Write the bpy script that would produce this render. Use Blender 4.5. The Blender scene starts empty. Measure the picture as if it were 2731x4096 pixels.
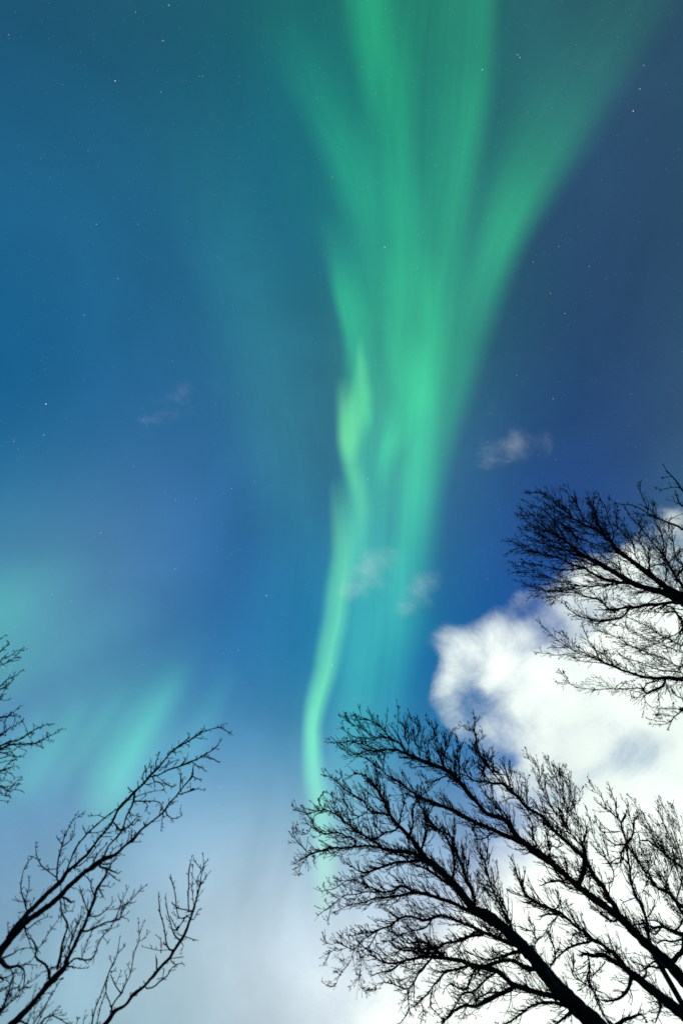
import bpy, math, random
import numpy as np
from mathutils import Vector, Matrix, noise

random.seed(11)
rnd = np.random.RandomState(7)
sc = bpy.context.scene

# ------------------------------------------------------------------ camera
PITCH = 79.0
CAMZ = 1.6
cam_d = bpy.data.cameras.new("camera")
cam = bpy.data.objects.new("camera", cam_d)
sc.collection.objects.link(cam)
cam.location = (0, 0, CAMZ)
cam.rotation_euler = (math.radians(90 + PITCH), 0, 0)
cam_d.sensor_fit = 'VERTICAL'
cam_d.sensor_height = 36
cam_d.lens = 20
cam_d.clip_start = 0.05
cam_d.clip_end = 60000
cam_d.dof.use_dof = True
cam_d.dof.focus_distance = 60.0
cam_d.dof.aperture_fstop = 2.3
sc.camera = cam
F = 20 / 36 * 4096
ROT = cam.rotation_euler.to_matrix()
RN = np.array(ROT)
CAM = np.array((0, 0, CAMZ))


def ray(x, y):
    """direction (forward component 1) through a pixel of the 2731x4096 photograph"""
    return RN @ np.array(((x - 1365.5) / F, -(y - 2048) / F, -1.0))


def unit(v):
    return v / np.linalg.norm(v)


# ------------------------------------------------------------------ view
sc.view_settings.view_transform = 'Standard'
sc.view_settings.look = 'None'
sc.view_settings.exposure = 0
sc.view_settings.gamma = 1
sc.render.film_transparent = False
sc.cycles.use_denoising = False
sc.cycles.transparent_max_bounces = 64
sc.cycles.max_bounces = 6
sc.cycles.diffuse_bounces = 3
sc.cycles.filter_width = 1.6


def lin(c):
    return tuple((v / 255) ** 2.2 for v in c)


# ------------------------------------------------------------------ world: moonlit night sky, colours by direction
# sky colour seen along a few directions (display-space 0-255), aurora excluded
SKY = [  # x, y in 1568x2352 units
    (0, 0, 34, 84, 116), (300, 0, 38, 96, 118), (600, 0, 36, 96, 112), (900, 0, 32, 96, 100), (1250, 0, 44, 84, 104), (1568, 0, 50, 84, 104),
    (0, 250, 38, 96, 130), (300, 250, 38, 98, 126), (600, 250, 36, 100, 122), (900, 250, 36, 102, 114), (1250, 250, 48, 84, 112), (1568, 250, 46, 80, 106),
    (0, 500, 34, 96, 138), (300, 500, 36, 97, 134), (600, 500, 36, 104, 132), (900, 500, 38, 106, 116), (1250, 500, 46, 80, 108), (1568, 500, 46, 78, 104),
    (0, 750, 34, 100, 142), (300, 750, 42, 102, 142), (600, 750, 44, 106, 138), (900, 750, 48, 112, 124), (1250, 750, 44, 80, 114), (1568, 750, 50, 80, 110),
    (0, 1000, 42, 104, 148), (300, 1000, 40, 104, 152), (600, 1000, 50, 108, 146), (900, 1000, 62, 114, 134), (1250, 1000, 48, 88, 130), (1568, 1000, 54, 86, 120),
    (0, 1250, 58, 120, 158), (300, 1250, 76, 120, 162), (150, 1340, 84, 134, 166), (400, 930, 54, 106, 148), (550, 1250, 42, 104, 160), (800, 1250, 46, 114, 146), (1100, 1250, 32, 84, 146), (1400, 1250, 50, 86, 144),
    (0, 1450, 84, 144, 170), (300, 1450, 78, 132, 174), (550, 1450, 54, 116, 170), (800, 1450, 48, 128, 166), (1100, 1450, 44, 100, 160), (1400, 1500, 60, 110, 165),
    (0, 1650, 84, 132, 176), (300, 1650, 76, 146, 180), (550, 1650, 64, 124, 180), (800, 1650, 62, 136, 174), (1100, 1650, 52, 112, 168),
    (0, 1850, 106, 154, 190), (300, 1850, 112, 162, 190), (550, 1850, 130, 170, 202), (640, 1960, 170, 200, 218), (800, 1850, 108, 166, 192), (1100, 1850, 98, 136, 190),
    (0, 2050, 120, 162, 200), (300, 2050, 150, 186, 210), (550, 2050, 182, 209, 222), (800, 2050, 170, 198, 222), (1100, 2050, 180, 196, 220),
    (0, 2250, 132, 170, 190), (300, 2250, 150, 184, 208), (550, 2250, 190, 214, 224), (800, 2250, 212, 224, 232), (1100, 2200, 226, 232, 236), (1500, 2200, 236, 236, 230),
    (0, 2352, 140, 178, 190), (300, 2352, 158, 192, 208), (550, 2352, 182, 206, 218), (800, 2352, 208, 222, 232), (1100, 2352, 232, 236, 234), (1500, 2352, 240, 238, 228),
]


def build_world():
    w = bpy.data.worlds.new("World")
    sc.world = w
    w.use_nodes = True
    nt = w.node_tree
    for n in list(nt.nodes):
        nt.nodes.remove(n)
    N, L = nt.nodes.new, nt.links.new
    K = 22.0
    P = np.array([unit(ray(x * 2731 / 1568, y * 4096 / 2352)) for x, y, *_ in SKY])
    col = np.array([c[2:] for c in SKY], float) / 255
    cx = [unit(ray(x, y)) for y in np.linspace(-150, 4250, 8) for x in np.linspace(-150, 2880, 6)]
    C = np.array(cx)
    base = np.array((0.20, 0.36, 0.52))
    A = np.exp(K * (P @ C.T - 1))
    W = np.linalg.solve(A.T @ A + 0.012 * np.eye(len(C)), A.T @ (col - base))
    tc = N('ShaderNodeTexCoord')
    nrm = N('ShaderNodeVectorMath'); nrm.operation = 'NORMALIZE'
    L(tc.outputs['Generated'], nrm.inputs[0])
    acc = None
    for c, wt in zip(C, W):
        d = N('ShaderNodeVectorMath'); d.operation = 'DOT_PRODUCT'
        L(nrm.outputs[0], d.inputs[0]); d.inputs[1].default_value = c
        m = N('ShaderNodeMath'); m.operation = 'MULTIPLY_ADD'
        L(d.outputs['Value'], m.inputs[0]); m.inputs[1].default_value = K; m.inputs[2].default_value = -K
        e = N('ShaderNodeMath'); e.operation = 'EXPONENT'; L(m.outputs[0], e.inputs[0])
        s = N('ShaderNodeVectorMath'); s.operation = 'MULTIPLY_ADD'
        L(e.outputs[0], s.inputs[0]); s.inputs[1].default_value = wt
        if acc is None:
            s.inputs[2].default_value = base
        else:
            L(acc, s.inputs[2])
        acc = s.outputs[0]
    # thin high veil: very low contrast drifting streaks
    nz = N('ShaderNodeTexNoise'); nz.inputs['Scale'].default_value = 3.2; nz.inputs['Detail'].default_value = 5
    nz.inputs['Distortion'].default_value = 0.6
    mp = N('ShaderNodeMapping'); mp.inputs['Scale'].default_value = (1.5, 1.0, 1.0); mp.inputs['Rotation'].default_value = (0, 0, 0.6)
    L(nrm.outputs[0], mp.inputs['Vector']); L(mp.outputs[0], nz.inputs['Vector'])
    v = N('ShaderNodeMath'); v.operation = 'MULTIPLY_ADD'; L(nz.outputs[0], v.inputs[0]); v.inputs[1].default_value = 1.0; v.inputs[2].default_value = -0.5
    sx = N('ShaderNodeSeparateXYZ'); L(acc, sx.inputs[0])
    am = N('ShaderNodeMath'); am.operation = 'MULTIPLY_ADD'; L(sx.outputs[0], am.inputs[0]); am.inputs[1].default_value = 0.42; am.inputs[2].default_value = 0.16
    v2 = N('ShaderNodeMath'); v2.operation = 'MULTIPLY'; L(v.outputs[0], v2.inputs[0]); L(am.outputs[0], v2.inputs[1])
    v = N('ShaderNodeMath'); v.operation = 'ADD'; L(v2.outputs[0], v.inputs[0]); v.inputs[1].default_value = 1.0
    mul = N('ShaderNodeVectorMath'); mul.operation = 'SCALE'; L(acc, mul.inputs[0]); L(v.outputs[0], mul.inputs['Scale'])
    mx = N('ShaderNodeVectorMath'); mx.operation = 'MAXIMUM'; L(mul.outputs[0], mx.inputs[0]); mx.inputs[1].default_value = (0.02, 0.05, 0.1)
    g = N('ShaderNodeGamma'); g.inputs['Gamma'].default_value = 2.2; L(mx.outputs[0], g.inputs['Color'])
    bg = N('ShaderNodeBackground'); L(g.outputs[0], bg.inputs['Color']); bg.inputs['Strength'].default_value = 1.0
    out = N('ShaderNodeOutputWorld'); L(bg.outputs[0], out.inputs['Surface'])
    w.cycles.sampling_method = 'MANUAL'
    w.cycles.sample_map_resolution = 256


build_world()

# ------------------------------------------------------------------ the moon behind the cloud bank
MOON = unit(ray(2440, 3330))
sun_d = bpy.data.lights.new("moonlight", 'SUN')
sun_d.energy = 4.25
sun_d.angle = math.radians(0.6)
sun_d.color = (1.0, 0.985, 0.84)
sun = bpy.data.objects.new("moonlight", sun_d)
sc.collection.objects.link(sun)
sun.rotation_euler = Vector(MOON).to_track_quat('Z', 'Y').to_euler()
sun.location = (0, 0, 30)


# ------------------------------------------------------------------ helpers
def mesh_obj(name, verts, faces, mat, parent=None, smooth=False):
    me = bpy.data.meshes.new(name)
    me.from_pydata([tuple(v) for v in verts], [], faces)
    me.update()
    if smooth:
        me.polygons.foreach_set('use_smooth', [True] * len(me.polygons))
    if mat:
        me.materials.append(mat)
    o = bpy.data.objects.new(name, me)
    sc.collection.objects.link(o)
    if parent:
        o.parent = parent
        o.location = -parent.location
    return o


def tag(o, label=None, cat=None, group=None, kind=None):
    if label: o['label'] = label
    if cat: o['category'] = cat
    if group: o['group'] = group
    if kind: o['kind'] = kind
    return o


def new_mat(name):
    m = bpy.data.materials.new(name)
    m.use_nodes = True
    for n in list(m.node_tree.nodes):
        m.node_tree.nodes.remove(n)
    return m, m.node_tree.nodes.new, m.node_tree.links.new


def catmull(pts, n):
    """resample (k,d) control points as a smooth curve of n points, evenly by arc length"""
    pts = np.asarray(pts, float)
    if len(pts) == 2:
        t = np.linspace(0, 1, n)[:, None]
        return pts[0] * (1 - t) + pts[1] * t
    P = np.vstack([2 * pts[0] - pts[1], pts, 2 * pts[-1] - pts[-2]])
    out = []
    for i in range(1, len(P) - 2):
        t = np.linspace(0, 1, 12, endpoint=False)[:, None]
        a, b, c, d = P[i - 1], P[i], P[i + 1], P[i + 2]
        out.append(0.5 * (2 * b + (c - a) * t + (2 * a - 5 * b + 4 * c - d) * t * t + (3 * b - a - 3 * c + d) * t ** 3))
    out = np.vstack(out + [P[-2][None]])
    s = np.r_[0, np.cumsum(np.linalg.norm(np.diff(out[:, :2], axis=0), axis=1))]
    q = np.linspace(0, s[-1], n)
    return np.stack([np.interp(q, s, out[:, k]) for k in range(out.shape[1])], 1)


# ------------------------------------------------------------------ ground
def mat_ground():
    m, N, L = new_mat("heath")
    tc = N('ShaderNodeTexCoord')
    nz = N('ShaderNodeTexNoise'); nz.inputs['Scale'].default_value = 0.9; nz.inputs['Detail'].default_value = 8
    L(tc.outputs['Object'], nz.inputs['Vector'])
    cr = N('ShaderNodeValToRGB'); L(nz.outputs[0], cr.inputs[0])
    cr.color_ramp.elements[0].position = 0.35; cr.color_ramp.elements[0].color = (0.018, 0.022, 0.012, 1)
    cr.color_ramp.elements[1].position = 0.7; cr.color_ramp.elements[1].color = (0.06, 0.05, 0.028, 1)
    b = N('ShaderNodeBsdfPrincipled'); b.inputs['Roughness'].default_value = 0.95
    L(cr.outputs[0], b.inputs['Base Color'])
    o = N('ShaderNodeOutputMaterial'); L(b.outputs[0], o.inputs[0])
    return m


def build_ground():
    verts, faces = [], []
    rs = [0, 1, 2, 3.5, 5, 7, 9, 12, 16, 22, 30, 45, 70, 110, 200, 400, 900, 2500, 8000]
    na = 64
    for i, r in enumerate(rs):
        for k in range(na):
            a = 2 * math.pi * k / na
            x, y = r * math.cos(a), r * math.sin(a)
            z = 0.12 * noise.noise(Vector((x * 0.25, y * 0.25, 0))) if r < 100 else 0
            verts.append((x, y, z))
            if i:
                k2 = (k + 1) % na
                a0, b0 = (i - 1) * na, i * na
                if i == 1:
                    faces.append((0, b0 + k, b0 + k2))
                else:
                    faces.append((a0 + k, b0 + k, b0 + k2, a0 + k2))
    o = mesh_obj('ground', verts, faces, mat_ground(), smooth=True)
    tag(o, 'dark heath ground under the bare birch trees', 'ground', kind='structure')


build_ground()


# ------------------------------------------------------------------ aurora: tall curtains of glowing air, additive light only
def mat_aurora():
    m, N, L = new_mat("auroral_glow")
    at = N('ShaderNodeAttribute'); at.attribute_name = 'glow'
    em = N('ShaderNodeEmission'); L(at.outputs['Color'], em.inputs['Color']); em.inputs['Strength'].default_value = 1
    tr = N('ShaderNodeBsdfTransparent')
    ad = N('ShaderNodeAddShader'); L(em.outputs[0], ad.inputs[0]); L(tr.outputs[0], ad.inputs[1])
    o = N('ShaderNodeOutputMaterial'); L(ad.outputs[0], o.inputs[0])
    m.cycles.emission_sampling = 'NONE'
    return m


AUR = mat_aurora()
GREEN = np.array((0.05, 1.0, 0.27)) * 0.80
PALE = np.array((0.24, 1.0, 0.22)) * 0.85
TEAL = np.array((0.14, 1.0, 0.55))


def curtain(parent, pts, tint, alt, wob=0.12, nu=0, nv=110, flat=0.0):
    """pts: (x, y, half width left, half width right, strength) along one auroral band, 1568x2352 units.
    The sheet hangs at altitude alt; its light dies away to nothing at both edges and ends."""
    c = catmull([(p[0], p[1], p[2], p[3], p[4]) for p in pts], nv)
    tan = np.gradient(c[:, :2], axis=0)
    tan /= np.linalg.norm(tan, axis=1)[:, None]
    nor = np.stack([-tan[:, 1], tan[:, 0]], 1)
    # bands run down the picture: make 'left' the -x side
    nor *= np.where(nor[:, 0] > 0, 1, -1)[:, None]
    nu = int(min(110, max(24, (c[:, 2] + c[:, 3]).max() / 5)))
    verts, cols, faces = [], [], []
    sx, sy = 2731 / 1568, 4096 / 2352
    ph = random.uniform(0, 50)
    for j in range(nv):
        x, y, wl, wr, s = c[j]
        for i in range(nu + 1):
            u = -1 + 2 * i / nu
            w = wl if u < 0 else wr
            px, py = x + nor[j, 0] * u * w, y + nor[j, 1] * u * w
            d = unit(ray(px * sx, py * sy))
            verts.append(CAM + d * (alt / max(d[2], 0.25)))
            if flat:
                t = min(1.0, (1 - abs(u)) / (1 - flat)); pr = t * t * (3 - 2 * t)
            else:
                pr = math.cos(u * math.pi / 2) ** 2
            st = 1 + wob * noise.noise(Vector((u * w * 0.030 + ph, j * 2.2 / nv, ph))) * 2 \
                 + wob * 1.3 * noise.noise(Vector((u * w * 0.075 + ph, j * 1.6 / nv, ph))) \
                 + wob * 0.8 * noise.noise(Vector((u * w * 0.17 + ph, j * 1.9 / nv, ph + 9)))
            v = max(0.0, s * pr * st)
            cols.append((*(tint * v), 1))
            if j and i < nu:
                a = j * (nu + 1) + i
                faces.append((a - nu - 1, a, a + 1, a - nu))
    o = mesh_obj('band', verts, faces, AUR, parent, smooth=True)
    at = o.data.attributes.new('glow', 'FLOAT_COLOR', 'POINT')
    at.data.foreach_set('color', np.array(cols, dtype=np.float32).ravel())
    return o


def build_aurora():
    e = bpy.data.objects.new('aurora', None)
    sc.collection.objects.link(e)
    e.location = CAM + unit(ray(1500, 1700)) * 5000
    tag(e, 'tall green aurora column fanning out into several rays at the top of the sky', 'aurora')
    A = 5000
    G = GREEN
    def c(pts, tint=G, wob=0.10, flat=0.0):
        nonlocal A
        A += 37
        curtain(e, pts, tint, A, wob, flat=flat)
    # broad body glow
    c([(960, -150, 260, 330, .11), (930, 150, 250, 300, .13), (925, 400, 235, 250, .145), (925, 650, 215, 235, .15), (915, 850, 180, 215, .13), (905, 1050, 165, 160, .09), (890, 1250, 155, 150, .05), (880, 1450, 150, 130, .07), (860, 1650, 130, 120, .03), (850, 1800, 120, 110, 0)], wob=.12)
    # continuous lower column, sharp on its right side
    c([(895, 760, 120, 140, 0), (900, 900, 125, 150, .07), (892, 1020, 118, 138, .10), (886, 1140, 115, 130, .12), (882, 1260, 112, 128, .13), (878, 1360, 110, 124, .12), (875, 1450, 110, 118, .10), (862, 1550, 105, 105, .07), (850, 1650, 100, 100, .05), (830, 1780, 90, 95, .02), (815, 1900, 80, 80, 0)], TEAL, .14, flat=.45)
    c([(985, 880, 40, 50, 0), (975, 980, 45, 50, .08), (965, 1100, 45, 50, .09), (955, 1200, 45, 50, .08), (945, 1300, 45, 45, .05), (935, 1400, 40, 40, 0)], G)
    c([(905, 1200, 40, 45, 0), (905, 1300, 45, 45, .06), (900, 1400, 45, 45, .06), (890, 1480, 40, 40, .03), (880, 1560, 36, 36, 0)], TEAL)
    c([(1240, -100, 130, 150, .03), (1205, 100, 120, 140, .04), (1165, 280, 110, 120, .05), (1115, 450, 95, 95, .06), (1070, 600, 85, 85, .07), (1040, 750, 80, 80, .05), (1010, 900, 70, 70, .03), (990, 1020, 60, 60, 0)], G, .1)
    c([(830, 1380, 70, 90, 0), (825, 1480, 75, 100, .05), (810, 1600, 75, 110, .06), (800, 1720, 70, 110, .05), (800, 1850, 70, 100, .03), (800, 2000, 60, 80, 0)], TEAL, .12)
    # upper left ray
    c([(640, 20, 90, 90, 0), (690, 130, 95, 90, .05), (740, 250, 80, 105, .10), (790, 350, 78, 110, .15), (822, 440, 78, 105, .16), (850, 560, 70, 95, .11), (880, 700, 70, 80, .05), (900, 820, 60, 60, 0)])
    # top centre left ray
    c([(825, -140, 75, 110, .20), (842, 0, 75, 100, .20), (858, 110, 75, 100, .19), (880, 220, 75, 95, .14), (905, 340, 60, 70, .10), (925, 500, 60, 70, .12), (935, 640, 60, 65, .10), (945, 760, 55, 60, 0)])
    # top centre right ray, with a sharper outer edge
    c([(1130, -140, 150, 60, .12), (1105, 0, 150, 60, .13), (1098, 130, 140, 65, .14), (1085, 250, 130, 62, .20), (1060, 400, 120, 60, .20), (1035, 540, 120, 60, .16), (1010, 680, 110, 70, .13), (990, 820, 90, 80, .10), (975, 960, 80, 70, 0)])
    # right outer ray
    c([(1530, -120, 260, 130, .03), (1450, 40, 260, 110, .06), (1360, 180, 220, 110, .10), (1290, 290, 170, 110, .16), (1230, 390, 140, 100, .23), (1180, 480, 110, 90, .31), (1148, 560, 90, 75, .32), (1115, 660, 90, 70, .22), (1085, 760, 100, 70, .14), (1050, 880, 110, 62, .14), (1015, 1000, 110, 58, .15), (990, 1120, 120, 52, .14), (975, 1250, 110, 60, .08), (965, 1400, 90, 70, .03), (960, 1520, 80, 60, 0)])
    # left body edge
    c([(745, 480, 60, 50, 0), (772, 580, 45, 80, .10), (785, 680, 32, 95, .27), (800, 740, 32, 90, .26), (812, 800, 34, 70, .18), (820, 880, 35, 50, .08), (830, 950, 30, 30, 0)])
    # inner folds
    c([(885, 560, 50, 60, 0), (900, 680, 55, 65, .10), (912, 800, 50, 80, .17), (930, 900, 55, 85, .17), (915, 960, 50, 65, .17), (888, 1020, 25, 55, .24), (880, 1080, 25, 35, .10), (880, 1130, 25, 25, 0)])
    c([(975, 560, 60, 60, 0), (985, 700, 65, 65, .12), (975, 850, 75, 70, .17), (960, 980, 75, 66, .15), (940, 1150, 65, 58, .09), (915, 1300, 50, 50, .06), (900, 1420, 50, 50, .05), (890, 1540, 40, 40, 0)])
    c([(840, 700, 70, 90, 0), (838, 800, 68, 90, .05), (832, 900, 60, 90, .10), (828, 1000, 55, 95, .11), (832, 1100, 62, 90, .10), (830, 1200, 70, 80, .07), (835, 1320, 70, 70, .03), (840, 1420, 60, 60, 0)], G, .08, flat=.3)
    # bright spike and knot left of centre
    c([(826, 770, 12, 12, 0), (828, 830, 18, 22, .20), (831, 880, 34, 28, .28), (834, 920, 54, 32, .32), (824, 970, 62, 36, .28), (808, 1020, 44, 40, .20), (800, 1070, 30, 30, 0)], PALE * .93)
    c([(786, 860, 22, 26, 0), (788, 910, 26, 46, .20), (790, 960, 26, 52, .32), (792, 1010, 28, 46, .36), (802, 1060, 30, 40, .28), (816, 1110, 30, 38, .26), (828, 1170, 34, 38, .22), (828, 1240, 36, 34, .15), (830, 1320, 36, 34, .08), (840, 1400, 30, 30, 0)], PALE * .9)
    c([(840, 930, 30, 20, 0), (850, 960, 20, 14, .10), (845, 1000, 20, 12, 0)])
    # the long bright stem that wavers down to the branches
    c([(768, 1090, 14, 34, 0), (770, 1140, 22, 52, .12), (780, 1210, 30, 56, .30), (785, 1280, 36, 46, .44), (776, 1360, 42, 42, .50), (770, 1420, 42, 42, .50), (756, 1480, 40, 46, .50), (746, 1540, 38, 42, .52), (729, 1600, 36, 38, .54), (716, 1660, 30, 34, .54), (716, 1720, 32, 34, .48), (720, 1780, 36, 40, .38), (735, 1850, 42, 42, .27), (744, 1930, 42, 42, .22), (746, 2000, 42, 42, .22), (742, 2060, 38, 38, .13), (740, 2130, 34, 34, 0)], PALE, wob=.11)
    # soft glow round the stem
    c([(790, 1150, 90, 110, 0), (785, 1300, 100, 150, .06), (780, 1450, 110, 160, .06), (750, 1600, 90, 160, .05), (730, 1750, 90, 120, .04), (735, 1900, 90, 120, .05), (740, 2100, 90, 90, 0)], TEAL * .9)
    # dim glow left of the column
    c([(380, 150, 180, 200, 0), (450, 350, 180, 200, .02), (540, 600, 160, 170, .035), (600, 850, 140, 150, .04), (650, 1050, 140, 130, .045), (660, 1250, 110, 120, .03), (640, 1450, 110, 110, .02), (640, 1650, 110, 110, 0)], TEAL)
    c([(640, -150, 220, 220, .03), (680, 50, 200, 200, .03), (700, 250, 180, 160, .02), (720, 450, 120, 110, .02), (730, 600, 80, 80, 0)])
    tag(e)
    e2 = bpy.data.objects.new('aurora', None)
    sc.collection.objects.link(e2)
    e2.location = CAM + unit(ray(600, 2900)) * 5000
    tag(e2, 'small diffuse green aurora patch low on the left above the leaning birch branches', 'aurora')
    e1, e = e, e2
    curtain(e2, [(470, 1420, 70, 70, 0), (425, 1520, 95, 75, .035), (380, 1610, 125, 80, .09), (335, 1690, 140, 90, .14), (290, 1760, 135, 95, .16), (255, 1830, 115, 90, .14), (225, 1900, 95, 80, .04), (205, 1960, 80, 70, 0)], TEAL * .95, 5600, .03)
    curtain(e2, [(430, 1500, 50, 44, 0), (390, 1580, 62, 50, .06), (342, 1665, 78, 60, .085), (298, 1740, 88, 66, .105), (262, 1800, 88, 66, .11), (238, 1850, 80, 60, .055), (215, 1910, 55, 50, 0)], np.array((.15, 1, .26)), 5620, .12)
    for k, (dx, dy, st) in enumerate(((-70, 10, .045), (-150, 30, .05), (-240, 40, .04), (60, -10, .05))):
        curtain(e2, [(360 + dx, 1560 + dy, 34, 30, 0), (300 + dx, 1650 + dy, 42, 34, st), (240 + dx, 1740 + dy, 46, 36, st), (185 + dx, 1820 + dy, 40, 36, 0)], np.array((.15, 1, .4)), 5650 + 7 * k, .05)
    curtain(e2, [(540, 1520, 50, 40, 0), (495, 1610, 65, 45, .05), (450, 1700, 80, 50, .08), (405, 1780, 85, 60, .05), (370, 1860, 70, 60, 0)], TEAL, 5640, .03)
    curtain(e2, [(380, 1480, 150, 150, 0), (260, 1610, 170, 140, .06), (140, 1710, 150, 130, .09), (20, 1790, 130, 130, .08), (-100, 1860, 110, 110, 0)], np.array((.15, 1, .4)), 5680, .03)
    e3 = bpy.data.objects.new('aurora', None)
    sc.collection.objects.link(e3)
    e3.location = CAM + unit(ray(0, 2400)) * 5000
    tag(e3, 'faint green aurora patch at the left edge above the edge tree twigs', 'aurora')
    curtain(e3, [(-300, 1520, 130, 130, 0), (-140, 1460, 150, 150, .14), (0, 1400, 150, 150, .17), (110, 1350, 130, 130, .08), (230, 1300, 110, 110, 0)], TEAL * .9, 5700, .03)
    curtain(e3, [(-220, 1660, 110, 110, 0), (-60, 1580, 120, 110, .10), (80, 1510, 120, 100, .08), (230, 1440, 100, 90, .04), (380, 1380, 80, 80, 0)], TEAL * .9, 5720, .03)


build_aurora()


# ------------------------------------------------------------------ stars
def mat_star(name, col, s):
    m, N, L = new_mat(name)
    em = N('ShaderNodeEmission'); em.inputs['Color'].default_value = (*col, 1); em.inputs['Strength'].default_value = s
    o = N('ShaderNodeOutputMaterial'); L(em.outputs[0], o.inputs[0])
    m.cycles.emission_sampling = 'NONE'
    return m


OCT_V = [(1, 0, 0), (-1, 0, 0), (0, 1, 0), (0, -1, 0), (0, 0, 1), (0, 0, -1)]
OCT_F = [(0, 2, 4), (2, 1, 4), (1, 3, 4), (3, 0, 4), (2, 0, 5), (1, 2, 5), (3, 1, 5), (0, 3, 5)]


def build_stars():
    R = 14000
    mats = [mat_star('starlight_white', (1, 1, 1), 1.0), mat_star('starlight_blue', (.55, .85, 1), .9), mat_star('starlight_warm', (1, .88, .8), .9)]
    names = ['white', 'bluish', 'warm white']
    protos = []
    for m in mats:
        me = bpy.data.meshes.new('star')
        me.from_pydata(OCT_V, [], OCT_F); me.materials.append(m)
        protos.append(me)
    # x, y (1568x2352), size
    S = [(106, 928, 2.6), (101, 999, 1.8), (33, 1014, 1.6), (43, 1030, 1.4), (265, 186, 2.2), (370, 211, 1.6), (388, 12, 2), (375, 93, 1.8), (727, 225, 1.5),
         (863, 215, 1.3), (1107, 160, 2.2), (1188, 126, 1.5), (1193, 132, 1.8), (1453, 255, 2), (1468, 204, 1.6), (1477, 150, 1.4), (763, 407, 1.6), (883, 568, 2),
         (880, 652, 1.5), (1000, 380, 1.3), (969, 533, 1.4), (1120, 503, 1.4), (1352, 612, 1.7), (1282, 566, 1.4), (1224, 602, 1.6), (1263, 674, 1.5), (1296, 720, 1.6),
         (1269, 916, 1.8), (1167, 1059, 1.4), (1186, 862, 1.4), (402, 1307, 1.9), (232, 1224, 1.7), (450, 1145, 1.7), (532, 1122, 1.6), (585, 1105, 1.5), (307, 1070, 1.5),
         (845, 1100, 2), (877, 1170, 1.5), (612, 1368, 2), (762, 1528, 2), (940, 820, 1.3), (513, 1500, 1.3), (519, 1490, 1.3), (547, 1493, 1.6), (120, 1366, 1.5),
         (163, 1381, 1.5), (320, 1585, 1.4), (203, 1703, 1.5), (506, 1808, 2), (501, 1849, 1.6), (222, 515, 1.6), (203, 345, 1.3), (272, 640, 1.5), (458, 175, 1.3),
         (465, 175, 1.3), (549, 175, 1.3), (312, 28, 1.3), (21, 80, 1.4), (116, 407, 1.3), (194, 724, 1.4), (397, 829, 1.4), (317, 515, 1.3), (129, 1107, 1.3), (470, 1690, 1.3),
         (1126, 950, 1.4), (1010, 650, 1.3), (958, 615, 1.3), (1390, 640, 1.2), (1448, 905, 1.3), (1120, 1015, 1.4), (1275, 1056, 1.4), (1145, 1170, 1.3), (1236, 1045, 1.4),
         (404, 1147, 1.5), (412, 1152, 1.1), (380, 1130, 1.1), (418, 1163, 1.1), (1193, 1295, 1.5), (1180, 1293, 1.2), (1119, 1330, 1.2), (988, 1335, 1.3), (874, 1405, 1.2)]
    for x, y in ((45, 503), (112, 495), (138, 492), (59, 536), (112, 536), (131, 518), (175, 453), (117, 307), (5, 478)):
        S.append((x * .34 / 1.7417, (2500 + y * .34) / 1.7417, 1.7 if x < 50 else 1.2))
    while len(S) < 300:
        x, y = random.uniform(0, 1568), random.uniform(0, 1 if random.random() < .0 else 2050)
        if y > 1550 and random.random() < .6: continue
        if x > 1000 and y > 1250: continue
        S.append((x, y, random.uniform(.5, 1.0)))
    px = R / (20 / 36 * 2352)
    for i, (x, y, s) in enumerate(S):
        k = random.choices((0, 1, 2), (5, 4, 1))[0] if i else 2
        o = bpy.data.objects.new('star', protos[k])
        sc.collection.objects.link(o)
        d = unit(ray(x * 2731 / 1568, y * 4096 / 2352))
        o.location = CAM + d * R
        o.scale = (s * px * (.22 + .13 * s),) * 3
        o.rotation_euler = (random.random(), random.random(), random.random())
        side = ('left of the aurora column' if x < 700 else 'shining through the aurora column' if x < 1060 else 'right of the aurora column')
        up = 'high' if y < 600 else 'halfway up' if y < 1200 else 'low'
        tag(o, '%s %s point of starlight %s in the sky, %s' % ('bright' if s > 1.55 else 'faint', names[k], up, side), 'star', 'stars in the night sky')
    verts, faces = [], []
    for _ in range(4200):
        x, y = random.uniform(-200, 1768), random.uniform(-200, 2000)
        d = unit(ray(x * 2731 / 1568, y * 4096 / 2352))
        c = CAM + d * R
        s = px * random.uniform(.11, .34)
        b = len(verts)
        verts += [c + s * np.array(v) for v in OCT_V]
        faces += [tuple(b + q for q in f) for f in OCT_F]
    o = mesh_obj('faint_stars', verts, faces, mats[1])
    tag(o, 'scattered very faint stars across the whole night sky', 'stars', kind='stuff')


build_stars()


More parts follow.
